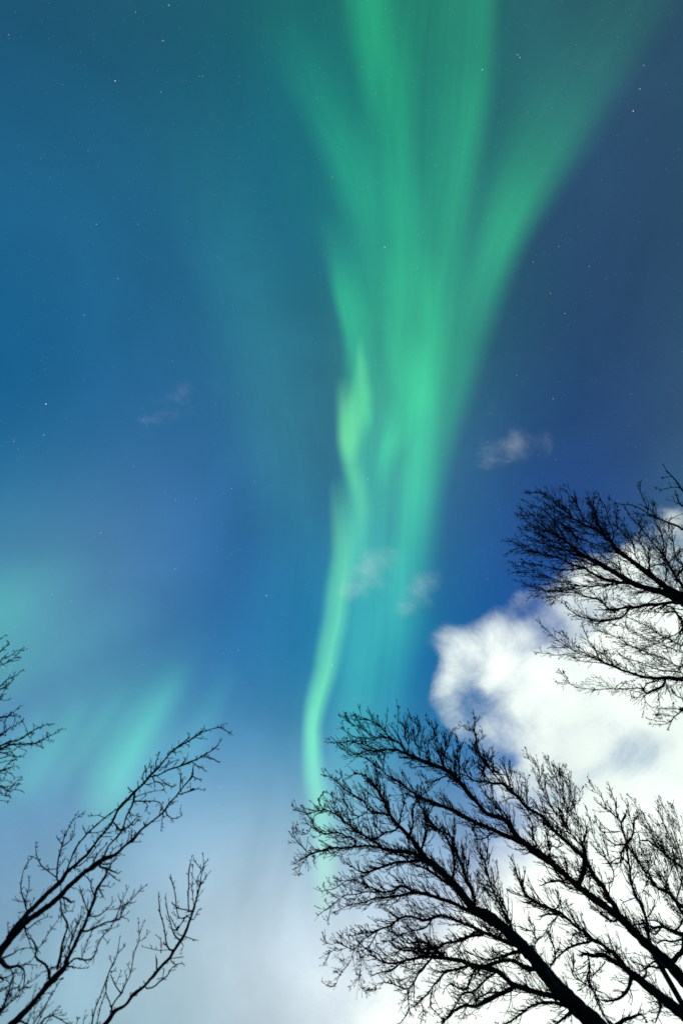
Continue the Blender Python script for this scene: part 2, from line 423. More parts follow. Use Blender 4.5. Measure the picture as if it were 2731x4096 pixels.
# ------------------------------------------------------------------ clouds: stacked, billowed layers of thin vapour, lit from above by the moon
def mat_cloud(name, scale, amp, lo, hi, dens, colr=(.96, .96, .94)):
    m, N, L = new_mat(name)
    at = N('ShaderNodeAttribute'); at.attribute_name = 'vapour'
    tc = N('ShaderNodeTexCoord')
    mp = N('ShaderNodeMapping'); mp.inputs['Rotation'].default_value = (0, 0, 0.5); mp.inputs['Scale'].default_value = (scale, scale * 1.2, scale)
    L(tc.outputs['Object'], mp.inputs['Vector'])
    n1 = N('ShaderNodeTexNoise'); n1.inputs['Scale'].default_value = 1; n1.inputs['Detail'].default_value = 9
    n1.inputs['Roughness'].default_value = 0.66; n1.inputs['Distortion'].default_value = 0.35
    L(mp.outputs[0], n1.inputs['Vector'])
    a = N('ShaderNodeMath'); a.operation = 'SUBTRACT'; L(n1.outputs[0], a.inputs[0]); a.inputs[1].default_value = 0.5
    b = N('ShaderNodeMath'); b.operation = 'MULTIPLY_ADD'; L(a.outputs[0], b.inputs[0]); b.inputs[1].default_value = amp; L(at.outputs['Fac'], b.inputs[2])
    r = N('ShaderNodeMapRange'); r.interpolation_type = 'SMOOTHSTEP'; L(b.outputs[0], r.inputs['Value'])
    r.inputs['From Min'].default_value = lo; r.inputs['From Max'].default_value = hi; r.inputs['To Max'].default_value = dens
    # vapour stops at the sheet's rim
    rim = N('ShaderNodeMapRange'); rim.interpolation_type = 'SMOOTHSTEP'; L(at.outputs['Fac'], rim.inputs['Value'])
    rim.inputs['From Min'].default_value = -0.35; rim.inputs['From Max'].default_value = 0.0
    al = N('ShaderNodeMath'); al.operation = 'MULTIPLY'; L(r.outputs[0], al.inputs[0]); L(rim.outputs[0], al.inputs[1])
    tl = N('ShaderNodeBsdfTranslucent'); tl.inputs['Color'].default_value = (*colr, 1)
    tr = N('ShaderNodeBsdfTransparent')
    mx = N('ShaderNodeMixShader'); L(al.outputs[0], mx.inputs[0]); L(tr.outputs[0], mx.inputs[1]); L(tl.outputs[0], mx.inputs[2])
    o = N('ShaderNodeOutputMaterial'); L(mx.outputs[0], o.inputs[0])
    return m


def cloud(name, label, ctrl, box, step, alt, mat, k, layers=1, gap=26):
    """ctrl: (x, y, density) in 1568x2352 units; the density field is spread over a flat-lying layer at altitude alt"""
    P = np.array([(c[0], c[1]) for c in ctrl], float)
    D = np.array([c[2] for c in ctrl], float)
    x0, y0, x1, y1 = box
    k2, nx, ny = k, int((x1 - x0) / step) + 1, int((y1 - y0) / step) + 1
    verts, den, faces = [], [], []
    for la in range(layers):
        base = len(verts)
        ok = np.zeros((ny, nx), bool)
        for j in range(ny):
            for i in range(nx):
                x, y = x0 + i * step, y0 + j * step
                w = 1 / (((P - (x, y)) ** 2).sum(1) + k * k) ** 1.6
                d = float((w * D).sum() / w.sum())
                rim = min(x1 - x, y1 - y) if name == 'cloud_bank' else 999      # the bank thins out beyond the frame too
                d -= max(0.0, 1 - rim / 220) * 2.6
                q = ray(x * 2731 / 1568, y * 4096 / 2352)
                v = CAM + q * ((alt + la * gap) / q[2])
                rel = 16 * noise.noise(Vector(v * 0.006)) + 2.0 * noise.noise(Vector(v * 0.02))
                v = v + np.array((0, 0, rel))
                verts.append(v); den.append(d); ok[j, i] = d > -0.37
        for j in range(ny - 1):
            for i in range(nx - 1):
                if ok[j:j + 2, i:i + 2].any():
                    a = base + j * nx + i
                    faces.append((a, a + 1, a + nx + 1, a + nx))
    used = sorted({q for f in faces for q in f})
    remap = {q: n for n, q in enumerate(used)}
    vv = np.array(verts)[used]
    cen = vv.mean(0)
    o = mesh_obj(name, vv - cen, [tuple(remap[q] for q in f) for f in faces], mat, smooth=True)
    o.location = cen
    at = o.data.attributes.new('vapour', 'FLOAT', 'POINT')
    at.data.foreach_set('value', np.array(den, dtype=np.float32)[used])
    tag(o, label, 'cloud')
    return o


CLOUD = [
    # clear sky side
    (700, 1500, -1), (850, 1500, -1), (930, 1400, -1), (1000, 1300, -.9), (1100, 1200, -1), (900, 1650, -1), (950, 1800, -.9), (850, 1950, -.6), (800, 2150, -.4), (760, 2352, -.1),
    (700, 1000, -1), (850, 1050, -1), (1000, 1050, -1), (1150, 1000, -1), (1300, 980, -1), (650, 1250, -1), (650, 1800, -1), (750, 1700, -1), (650, 2050, -.8), (900, 1200, -1), (1000, 1700, -1),
    (700, 2500, 0), (1060, 1380, -.45), (1150, 1330, -.5), (1200, 1250, -1), (1400, 1200, -.8), (1300, 1100, -1), (1500, 1000, -1), (980, 1520, -.5), (960, 1600, -.45),
    (1050, 1750, -.6), (1000, 1850, -.9), (1100, 1900, -.35), (1060, 2000, -.1), (950, 2050, -.35), (1160, 1740, -.2),
    # bank
    (998, 1612, .2), (1012, 1585, .38), (1030, 1550, .5), (1048, 1520, .5), (1025, 1640, .3), (1050, 1665, .3), (1068, 1610, -.02), (1085, 1580, .1), (1095, 1630, .1), (960, 1570, -.7), (975, 1650, -.6), (1080, 1500, .38), (1110, 1560, .72), (1130, 1460, .66), (1200, 1450, .62), (1150, 1520, .8), (1210, 1385, .0), (1190, 1370, .12), (1250, 1440, .28), (1230, 1520, .9),
    (1300, 1400, .6), (1270, 1430, .3), (1350, 1330, .7), (1320, 1240, -.1), (1450, 1290, .7), (1560, 1200, .4), (1560, 1150, -.2), (1500, 1180, -.1), (1440, 1150, -.6), (1400, 1210, -.5), (1600, 1080, -.9), (1568, 1040, -1), (1500, 1090, -.9), (1700, 1080, -.8), (1800, 1000, -1), (1850, 1150, -.5),
    (1180, 1600, .8), (1120, 1650, .55), (1160, 1680, .32), (1200, 1690, .45), (1250, 1650, .6), (1220, 1740, .55), (1160, 1790, .6), (1130, 1730, .05), (1200, 1830, .45), (1190, 1890, .2), (1180, 1950, .35),
    (1290, 1600, .85), (1300, 1800, .65), (1290, 1850, .5), (1350, 1700, .95), (1450, 1590, 1.15), (1400, 1500, 1.1), (1500, 1440, .9), (1440, 1730, .42), (1480, 1710, .5), (1520, 1650, 1.1),
    (1560, 1750, .65), (1400, 1850, 1.1), (1500, 1850, 1.2), (1300, 1950, .95), (1250, 2050, .9), (1200, 2200, 1.1), (1350, 2150, 1.25), (1500, 2050, 1.25), (1100, 2150, .7), (1000, 2250, .55), (1100, 2320, .9), (900, 2352, .3),
    (1500, 2250, .95), (1560, 2000, .85), (1300, 2350, 1.1), (1700, 1300, .8), (1750, 1600, 1.2), (1750, 2000, 1.2), (1700, 2400, 1.2), (1300, 2550, 1.2), (1000, 2550, .6), (1950, 1500, .8), (1950, 2100, 1.1), (1500, 2850, .9), (1950, 2800, .6), (700, 2850, -.6),
]


def build_clouds():
    mb = mat_cloud('bank_vapour', 0.0095, 1.75, -0.18, 0.84, 0.994, (.97, .965, .93))
    cloud('cloud_bank', 'large bright white moonlit cloud bank behind the right hand trees', CLOUD, (650, 960, 2080, 2950), 11, 420, mb, 20, layers=1)
    mw = mat_cloud('wisp_vapour', 0.024, 2.8, -0.25, 2.8, 0.42)
    def ring(cx, cy, rx, ry, core):
        c = [(cx, cy, core), (cx - rx * .4, cy + ry * .3, core * .7), (cx + rx * .4, cy - ry * .3, core * .7)]
        for t in range(14):
            a = t * math.tau / 14
            c.append((cx + rx * math.cos(a), cy + ry * math.sin(a), -.35))
            c.append((cx + 1.5 * rx * math.cos(a), cy + 1.5 * ry * math.sin(a), -1))
        return c
    cloud('wisp_cloud', 'small ragged cloud wisp alone in the blue right of the aurora', ring(1180, 1030, 165, 62, .85), (900, 900, 1460, 1180), 7, 520, mw, 22)
    cloud('wisp_cloud', 'small pale cloud puff in front of the lower aurora column', ring(850, 1320, 115, 100, .9), (660, 1150, 1040, 1500), 7, 505, mw, 20)
    cloud('wisp_cloud', 'very faint thin cloud streak in the blue sky left of the aurora column', ring(420, 925, 200, 85, .22), (150, 780, 700, 1080), 9, 560, mw, 30)
    cloud('wisp_cloud', 'faint cloud shred at the right edge of the lower aurora column', ring(965, 1365, 90, 95, .7), (810, 1200, 1120, 1530), 7, 512, mw, 18)


build_clouds()


# ------------------------------------------------------------------ birch trees, traced limb by limb
def mat_bark():
    m, N, L = new_mat("bark")
    tc = N('ShaderNodeTexCoord')
    mp = N('ShaderNodeMapping'); mp.inputs['Scale'].default_value = (14, 14, 5)
    L(tc.outputs['Object'], mp.inputs['Vector'])
    nz = N('ShaderNodeTexNoise'); nz.inputs['Scale'].default_value = 1; nz.inputs['Detail'].default_value = 7; nz.inputs['Roughness'].default_value = 0.65
    L(mp.outputs[0], nz.inputs['Vector'])
    cr = N('ShaderNodeValToRGB'); L(nz.outputs[0], cr.inputs[0])
    e = cr.color_ramp.elements
    e[0].position = 0.38; e[0].color = (0.012, 0.010, 0.008, 1)
    e[1].position = 0.58; e[1].color = (0.035, 0.030, 0.022, 1)
    x = cr.color_ramp.elements.new(0.70); x.color = (0.10, 0.10, 0.09, 1)   # lichen flecks
    b = N('ShaderNodeBsdfPrincipled'); b.inputs['Roughness'].default_value = 0.9; b.inputs['Specular IOR Level'].default_value = 0.2
    L(cr.outputs[0], b.inputs['Base Color'])
    bp = N('ShaderNodeBump'); bp.inputs['Strength'].default_value = 0.5; bp.inputs['Distance'].default_value = 0.01
    L(nz.outputs[0], bp.inputs['Height']); L(bp.outputs[0], b.inputs['Normal'])
    o = N('ShaderNodeOutputMaterial'); L(b.outputs[0], o.inputs[0])
    return m


def mat_plain(name, c):
    m, N, L = new_mat(name)
    nz = N('ShaderNodeTexNoise'); nz.inputs['Scale'].default_value = 30
    hs = N('ShaderNodeMixRGB'); hs.blend_type = 'MULTIPLY'; hs.inputs[0].default_value = 0.5
    hs.inputs[1].default_value = (*c, 1); L(nz.outputs[1], hs.inputs[2])
    b = N('ShaderNodeBsdfPrincipled'); b.inputs['Roughness'].default_value = 0.85; b.inputs['Specular IOR Level'].default_value = 0.2
    L(hs.outputs[0], b.inputs['Base Color'])
    o = N('ShaderNodeOutputMaterial'); L(b.outputs[0], o.inputs[0])
    return m


BARK = mat_bark()
TWIG = mat_plain('twig_bark', (0.03, 0.022, 0.018))
BUD = mat_plain('bud_scale', (0.045, 0.028, 0.02))
LEAF = mat_plain('withered_leaf', (0.16, 0.035, 0.018))

# zoom windows the limbs were traced in: origin and scale to the 2731x4096 picture
WIN = {'A': (1100, 2700, 900 / 1568), 'B': (1900, 2700, 831 / 1568), 'C': (1100, 3400, 900 / 1568), 'D': (1900, 3400, 831 / 1568),
       'E': (1900, 1800, 831 / 1568), 'G': (0, 2500, .34), 'H': (0, 2800, 950 / 1568), 'I': (0, 3300, 950 / 1568), 'S': (0, 0, 1.0)}


def parse(s):
    """'A x y w/x y/...' -> (x, y, width) in photograph pixels; a window letter may change midway"""
    out, win, wl = [], None, None
    for tok in s.replace('\n', ' ').split('/'):
        p = tok.split()
        if not p: continue
        if p[0] in WIN:
            win = WIN[p[0]]; p = p[1:]
        x, y = win[0] + float(p[0]) * win[2], win[1] + float(p[1]) * win[2]
        out.append([x, y, float(p[2]) * win[2] if len(p) > 2 else None])
    known = [i for i, o in enumerate(out) if o[2] is not None]
    ws = [out[i][2] for i in known]
    for i, o in enumerate(out):
        if o[2] is None:
            o[2] = float(np.interp(i, known, ws))
    return np.array(out)


class Tubes:
    def __init__(self):
        self.v, self.f = [], []

    def add(self, P, R, n):
        P = np.asarray(P, float); R = np.asarray(R, float)
        T = np.gradient(P, axis=0)
        T /= np.linalg.norm(T, axis=1)[:, None] + 1e-12
        ref = np.array((0.3, 0.9, 0.1)) if abs(T[0][1]) < 0.8 else np.array((1, 0, 0.2))
        U = ref - (T @ ref)[:, None] * T
        U /= np.linalg.norm(U, axis=1)[:, None]
        V = np.cross(T, U)
        a = np.arange(n) * 2 * math.pi / n
        ring = P[:, None] + R[:, None, None] * (np.cos(a)[None, :, None] * U[:, None] + np.sin(a)[None, :, None] * V[:, None])
        b = len(self.v)
        self.v.extend(map(tuple, ring.reshape(-1, 3)))
        m = len(P)
        for j in range(m - 1):
            q = b + j * n
            for k in range(n):
                k2 = (k + 1) % n
                self.f.append((q + k, q + k2, q + n + k2, q + n + k))
        self.f.append(tuple(b + (m - 1) * n + k for k in range(n)))
        self.f.append(tuple(b + k for k in reversed(range(n))))


class Tree:
    """a, b: the crown leans along the line height = a - b * (distance from the viewer)"""
    def __init__(self, label, a, b, trunk, limbs, twig, seed, base_w=1.5, leaves=0, group='bare birch trees round the viewer'):
        self.rs = np.random.RandomState(seed)
        random.seed(seed)
        self.a, self.b = a, b
        self.curves = []          # dicts: px (n,3), off (n), P (n,3), R (n)
        self.twig = twig
        tp = parse(trunk)
        edge = self.t_of(tp[0][0], tp[0][1], 0)
        # where the lean line meets the ground under the trunk
        d = ray(tp[0][0], tp[0][1])
        hr = np.array((d[0], d[1])); hr /= np.linalg.norm(hr)
        rb = (a + CAMZ) / b
        self.base = np.array((hr[0] * rb, hr[1] * rb, 0.0))
        e = bpy.data.objects.new('birch_tree', None)
        sc.collection.objects.link(e)
        e.location = self.base
        self.e = e
        tag(e, label, 'tree', group)
        c = self.trace(tp, root=True, jitter=.6)
        P, R = c['P'], c['R']
        k = 10
        t = np.linspace(0, 1, k, endpoint=False)[:, None]
        low = self.base + np.array((0, 0, -.15))
        side = np.array((self.rs.normal(0, .25), self.rs.normal(0, .25), 0))
        ext = low * (1 - t) + P[0] * t + side * np.sin(t * math.pi)
        er = R[0] * (base_w + (1 - base_w) * t[:, 0]); er[0] *= 1.35
        tb = Tubes(); tb.add(np.vstack([ext, P]), np.r_[er, R], 14)
        self.emit('trunk', tb, BARK)
        self.stems = [c]
        for l in limbs:
            c = self.trace(parse(l))
            tb = Tubes(); tb.add(c['P'], c['R'], 8)
            self.emit('limb', tb, BARK)
            self.stems.append(c)
        self.grow(leaves)

    def emit(self, name, tb, mat):
        o = mesh_obj(name, np.array(tb.v) - self.base, tb.f, mat, None, smooth=True)
        o.parent = self.e
        return o

    def t_of(self, x, y, off):
        d = ray(x, y)
        return self.a / (max(d[2], .05) + self.b * math.hypot(d[0], d[1])) * (1 + off)

    def trace(self, px, root=False, jitter=1.0):
        n = max(6, int(np.linalg.norm(np.diff(px[:, :2], axis=0), axis=1).sum() / 16))
        o0 = 0.0
        if not root:
            best = None
            for c in self.curves:
                dd = np.hypot(c['px'][:, 0] - px[0, 0], c['px'][:, 1] - px[0, 1])
                i = int(dd.argmin())
                if best is None or dd[i] < best[0]:
                    best = (dd[i], c, i)
            dist, c, i = best
            if dist > 6:      # join the limb to the wood it leaves
                j = max(0, i - int(dist / 30))
                q = c['px'][j]
                px = np.vstack([[q[0], q[1], px[0, 2] * 1.05], px])
                n += int(dist / 16); i = j
            o0 = c['off'][i]
        C = catmull(px, n)
        L = np.linalg.norm(px[-1, :2] - px[0, :2])
        drift = 0 if root else self.rs.uniform(-1, 1) * min(.20, .05 + L / 4500)
        C[:, 2] = np.where(C[:, 2] > 18, 18 + (C[:, 2] - 18) * .62, C[:, 2])
        s = np.linspace(0, 1, n)
        off = o0 + drift * s
        # fine crookedness
        J = self.rs.normal(0, 1, (n, 2)) * np.minimum(2.0, .5 + C[:, 2:3] * .10) * jitter
        J[0] = 0; J[1:-1] = (J[1:-1] + J[2:]) / 2
        xy = C[:, :2] + J
        w = np.maximum(C[:, 2], 2.2) * (1 + self.rs.normal(0, .07, n))
        P = np.zeros((n, 3)); R = np.zeros(n)
        for k in range(n):
            t = self.t_of(xy[k, 0], xy[k, 1], off[k])
            P[k] = CAM + ray(xy[k, 0], xy[k, 1]) * t
            R[k] = w[k] / 2 * t / F
        c = dict(px=np.column_stack([xy, w]), off=off, P=P, R=R)
        self.curves.append(c)
        return c

    def pxm(self, P):
        """size in metres of one photograph pixel at P"""
        return float((RN.T @ (P - CAM))[2] * -1) / F

    def grow(self, leaves):
        tw, bud = Tubes(), Tubes()
        rs = self.rs
        sp, len0, levels, up, ang, wid = self.twig
        tips = []
        def knob(p, d, r, l):
            bud.add([p, p + d * l * .5, p + d * l], [r * .5, r, r * .25], 4)
        def twig(p, d, L, r, lvl, bias):
            m = max(3, int(L / self.pxm(p) / 11))
            pts, dirs = [p], [d]
            q, dd = p, d
            zig = rs.choice((-1, 1))
            ax = unit(np.cross(dd, rs.normal(0, 1, 3)))
            for k in range(m):
                dd = unit(dd + rs.normal(0, .085, 3) + bias * (up / m) + ax * zig * .085)
                zig = -zig
                q = q + dd * (L / m)
                pts.append(q); dirs.append(dd)
            rt = self.pxm(q) * 1.0 * wid
            R = np.linspace(r, min(rt, r), m + 1)
            tw.add(pts, R, 4 if lvl == 1 else 3)
            if rs.rand() < .6:
                knob(q, dd, self.pxm(q) * rs.uniform(1.2, 2.1), self.pxm(q) * rs.uniform(5, 9))
            if rs.rand() < .03: tips.append((q, dd))
            if lvl < levels:
                for k in range(1, m):
                    if rs.rand() < (.56 if lvl == 1 else .34):
                        side = unit(np.cross(dirs[k], rs.normal(0, 1, 3)))
                        th = rs.uniform(.5, 1.0)
                        nd = unit(dirs[k] * math.cos(th) + side * math.sin(th))
                        twig(pts[k], nd, L * rs.uniform(.25, .55) * (1.1 - .6 * k / m), R[k] * .8, lvl + 1, bias)
            elif rs.rand() < .35:
                k = rs.randint(1, m)
                knob(pts[k], unit(dirs[k] + ax), self.pxm(q) * rs.uniform(1.2, 2.2), self.pxm(q) * rs.uniform(4, 7))
        for ci, c in enumerate(self.stems):
            P, R, px = c['P'], c['R'], c['px']
            n = len(P)
            T = np.gradient(P, axis=0); T /= np.linalg.norm(T, axis=1)[:, None]
            seg = np.linalg.norm(np.diff(px[:, :2], axis=0), axis=1)
            s = np.r_[0, np.cumsum(seg)]
            q = rs.uniform(0, sp)
            outside = lambda z: z[0] < -160 or z[0] > 2890 or z[1] > 4260
            while q < s[-1]:
                k = min(int(np.searchsorted(s, q)), n - 1)
                wpx = px[k][2]
                thick = min(1.0, 26 / max(wpx, 1)) ** .8      # fewer fresh twigs on old wood
                if rs.rand() < thick and not outside(px[k]):
                    side = unit(np.cross(T[k], rs.normal(0, 1, 3)))
                    th = rs.uniform(*ang)
                    d = unit(T[k] * math.cos(th) + side * math.sin(th))
                    m = self.pxm(P[k])
                    rem = (s[-1] - q)
                    L = m * len0 * rs.uniform(.35, 1.15) * min(1.0, .24 + rem / 290)
                    r = min(R[k] * .6, m * rs.uniform(1.5, 2.6) * wid)
                    twig(P[k], d, L, r, 1, np.array((0, 0, 1.0)) * .8 + T[k] * .5)
                q += sp * rs.uniform(.5, 1.5)
            q = rs.uniform(0, 40)
            while q < s[-1]:          # short spurs and knots along the wood
                k = min(int(np.searchsorted(s, q)), n - 1)
                if px[k][2] < 34 and not outside(px[k]):
                    m = self.pxm(P[k])
                    d = unit(T[k] * .7 + unit(np.cross(T[k], rs.normal(0, 1, 3))) + np.array((0, 0, .3)))
                    l = rs.uniform(5, 17) * m + R[k]
                    tw.add([P[k], P[k] + d * l * .6, P[k] + unit(d + T[k] * .5) * l], [m * 2.0 * wid, m * 1.6 * wid, m * 1.2 * wid], 3)
                    if rs.rand() < .5: knob(P[k] + d * l * .9, d, m * 1.9, m * 5)
                q += rs.uniform(22, 66)
            knob(P[-1], T[-1], self.pxm(P[-1]) * 2, self.pxm(P[-1]) * 7)
        tag(self.emit('twigs', tw, TWIG), kind='stuff')
        tag(self.emit('buds', bud, BUD), kind='stuff')
        rs.shuffle(tips)
        for p, d in tips[:leaves]:
            m = self.pxm(p)
            u = unit(np.cross(d, rs.normal(0, 1, 3))); v = np.cross(d, u)
            l, w = m * rs.uniform(12, 18), m * rs.uniform(4, 6)
            pts = [p, p + d * l * .4 + u * w + v * w * .5, p + d * l, p + d * l * .4 - u * w + v * w * .5, p + d * l * .45, p + d * l * .45 - v * m * 1.2]
            tb = Tubes(); tb.v = pts; tb.f = [(0, 1, 4), (1, 2, 4), (2, 3, 4), (3, 0, 4), (1, 0, 5), (2, 1, 5), (3, 2, 5), (0, 3, 5)]
            self.emit('withered_leaf', tb, LEAF)


# (spacing px, twig length px, levels, upward pull, angle range, width factor)
Tree('thickest trunked bare birch leaning up from bottom right, dense crown of fine crooked twigs', 19.0, 2.4,
     'D 1010 1420 230/D 900 1313 215/D 760 1180 180/D 640 1060 160/D 530 930 140/D 440 820 130/D 360 730 120/D 280 650 110/D 150 530 90/D 60 470 76/C 1394 420 68/C 1310 320 62/C 1240 230 56/C 1150 140 50/C 1070 80 46/A 1050 1285 42/A 985 1190 34/A 930 1120 28/A 860 1050 24/A 810 990 20/A 775 920 15/A 745 860 11/A 700 790 8/A 650 740 6/A 600 690 4',
     ['D 700 1180 40/D 620 1120 40/D 480 1080 40/D 300 1020 36/D 220 960 34/D 130 900 34/D 0 880 32/C 1290 775 26/C 1180 755 22/C 1080 745 20/C 1000 752/C 900 770 14/C 830 790 12/C 760 785 11/C 700 750 9/C 640 730 7/C 600 745 4',
      'D 430 900 36/D 350 870 32/D 250 830 26/D 150 850 24/D 60 890 24/D 0 870',
      'D 300 770 26/D 220 800 15/D 100 830 10/C 1400 740 7/C 1330 700 4',
      'D 280 1040 30/D 200 1080/D 130 1110 30/D 0 1180 24/C 1320 1085 16/C 1250 1120 14/C 1180 1190 13/C 1140 1240 12',
      'D 700 1180 30/D 560 1150 20/D 430 1170 15/D 340 1240 13/D 250 1300 12/D 200 1330 8',
      'D 720 1220 26/D 640 1290 16/D 560 1350 10',
      'D 350 740 30/C 1540 610 22/C 1400 550 19/C 1280 500 18/C 1160 455 18/C 1040 490 16/C 960 465 14/C 880 470 13/C 800 530 12/C 720 555 11/C 650 580 9/C 580 582 7/C 540 600 4',
      'C 720 556 9/C 690 610/C 640 690 8/C 590 650 5/C 560 600 3',
      'C 640 690 7/C 720 730 8/C 760 785 9',
      'C 700 570 8/C 620 620 7/C 550 690 7/C 490 670 7/C 440 645 4/C 380 660 3/C 345 630 2',
      'C 550 690 5/C 520 780 5/C 450 870 4/C 410 950 3/C 345 930 2',
      'C 560 660 5/C 600 780 4/C 580 930 3/C 640 980 3/C 700 970 2',
      'C 440 705 4/C 395 700 4/C 350 780 2',
      'D 300 660 34/C 1480 500 28/C 1394 440 26/C 1300 400 24/C 1230 372 24/C 1090 320 22/C 980 300 20/C 870 320 16/C 790 330 12/C 700 335 10/C 640 360 8/C 560 375 6/C 470 405 4/C 435 425 3',
      'C 980 300 18/C 880 250 17/C 820 285 14/C 760 295 12/C 700 270 9/C 640 250 8/C 560 210 6/C 500 215 5/C 445 210 3',
      'C 700 300 8/C 640 290 7/C 560 310 7/C 500 310 6/C 440 350 5/C 380 400 6/C 330 430 3/C 298 455 2',
      'C 520 200 6/C 460 235 5/C 415 270 6/C 375 275 5/C 328 290 4',
      'C 390 395 4/C 380 450 4/C 365 495 2',
      'C 1150 140 20/C 1080 90 22/C 1000 75 20/C 930 80/C 860 85 16/C 760 110 14/C 690 140 12/C 630 160 12/C 570 140 9/C 510 100 6/C 465 75 3',
      'C 1240 250 22/C 1150 200 18/C 1050 130 14/C 960 100 12/C 880 40 8/C 800 20 6/C 740 60 4',
      'C 1100 470 12/C 1050 540 10/C 980 560 8/C 900 580 6/C 830 620 5/C 780 640 3',
      'C 1430 590 18/C 1350 600 16/C 1290 630 15/C 1190 650 14/C 1130 690 12/C 1050 690 10/C 960 680 9/C 880 690 8/C 820 740 6/C 770 730 4',
      'D 60 650 20/C 1394 570 16/C 1330 620 12/C 1240 640 12',
      'C 1180 755 20/C 1120 700 14/C 1040 640 12/C 960 650 9/C 900 640 8/C 840 590 6/C 800 570 3',
      'C 1180 720 14/C 1100 720 12/C 1000 710 11/C 920 700 10/C 850 690 7/C 800 640 4',
      'C 1080 770 14/C 1000 860 12/C 960 930 10/C 920 970 10/C 860 950 8/C 800 930 7/C 740 925 5/C 680 965 3',
      'C 920 970 9/C 930 1050 9/C 930 1110 8/C 900 1170 6/C 870 1213 4',
      'C 1380 800 18/C 1280 830 16/C 1190 850 14/C 1130 910 11/C 1100 950 10/C 1060 1010 10/C 1010 1050 10/C 970 1085 5',
      'C 1100 960 8/C 1080 1080 8/C 1130 1140 7/C 1170 1200 5',
      'C 1010 1050 7/C 1030 1120 6/C 1010 1213 4',
      'C 1400 810 14/C 1370 880 12/C 1330 970 14/C 1270 960 11/C 1220 930 8/C 1180 970 4',
      'C 1540 850 16/C 1470 900 13/C 1390 980 14/C 1310 1000 12/C 1270 1060 8/C 1210 1140 5',
      'C 1400 1085 12/C 1400 1040 10/C 1480 1000 10/C 1568 990 8',
      'C 1390 1000 8/C 1330 1100 7/C 1320 1160 5/C 1380 1130 4/C 1400 1080 3',
      'C 900 780 9/C 850 800 9/C 820 830 8/C 730 855 7/C 680 870 4',
      'C 860 800 7/C 940 830 7/C 970 840 6/C 970 790 6',
      'A 1050 1290 26/A 980 1250 26/A 900 1230 24/A 780 1220 21/A 700 1170 18/A 640 1130 15/A 560 1080 13/A 480 1020 11/A 420 970 9/A 350 940 9/A 300 945 6/A 240 965 4/A 180 950 3/A 128 916 2',
      'A 780 1223 16/A 720 1200 15/A 600 1190 12/A 500 1205 12/A 400 1202 11/A 320 1225 11/A 240 1250 9/A 180 1290 6/A 140 1310 3',
      'A 560 1150 10/A 500 1125 10/A 440 1100 9/A 340 1105 8/A 280 1075 6/A 240 1045 5/A 195 1030 3',
      'A 280 1075 5/A 260 1000 5/A 310 960 6/A 340 940 5/A 300 880 4/A 330 835 2',
      'A 240 1250 6/A 190 1190 5/A 150 1150 4/A 128 1095 2', 'A 240 1250 6/A 185 1320 5/A 160 1390 2',
      'A 270 1240 5/A 270 1300 4/A 278 1330 3', 'A 230 1100 5/A 170 1110 4/A 145 1050 2',
      'A 860 1060 14/A 820 1090 12/A 770 1100 12/A 720 1130 10/A 650 1140 7',
      'A 740 1100 8/A 700 1050 7/A 720 1010 5/A 690 970 3',
      'A 810 985 15/A 760 965 13/A 720 958 12/A 650 945 12/A 620 880 10/A 550 840 8/A 480 790 8/A 430 740 8/A 390 715 7/A 342 698 4',
      'A 430 745 5/A 470 700 4/A 440 680 2', 'A 650 945 8/A 590 985 7/A 530 960 6/A 500 900 5/A 450 880 4/A 400 840 3/A 375 825 2',
      'A 590 985 6/A 560 1000 6/A 510 1010 5/A 500 940 4', 'A 480 1020 7/A 420 960 6/A 410 900 4',
      'A 790 960 12/A 760 880 12/A 720 810 10/A 680 750 9/A 620 700 8/A 570 690 6/A 520 700 4',
      'A 700 800 8/A 720 730 6/A 700 660 4', 'A 860 1060 12/A 880 960 9/A 900 880 7/A 880 800 5',
      'A 930 1120 16/A 960 1040 12/A 950 950 10/A 990 880 8/A 1040 820 6/A 1090 790 4',
      'A 1010 1240 16/A 1050 1120 13/A 1060 1040 11/A 1040 960 9/A 1000 900 7/A 980 850 4',
      'C 1240 200 18/A 1240 1260 16/A 1180 1120 14/A 1100 1050 12/A 1060 1000 9/A 1090 930 6',
      'C 1390 360 26/C 1350 250 22/C 1310 150 18/A 1300 1330 18/A 1240 1190 16/A 1220 1120 13/A 1130 1080 11/A 1080 1010 8/A 1030 940 5',
      'D 290 640 18/D 270 560 18/D 200 440 16/D 130 300 14/D 90 170 12/D 70 80 12/D 20 10 9/A 1410 1180 7/A 1390 1080 5',
      'D 80 100 12/D 95 0 9/B 90 1330 8/B 100 1250 5', 'D 250 500 10/D 180 360 8/D 100 300 6/D 20 240 4'],
     (8.2, 106, 3, .95, (.35, 1.0), .9), 3, leaves=10)

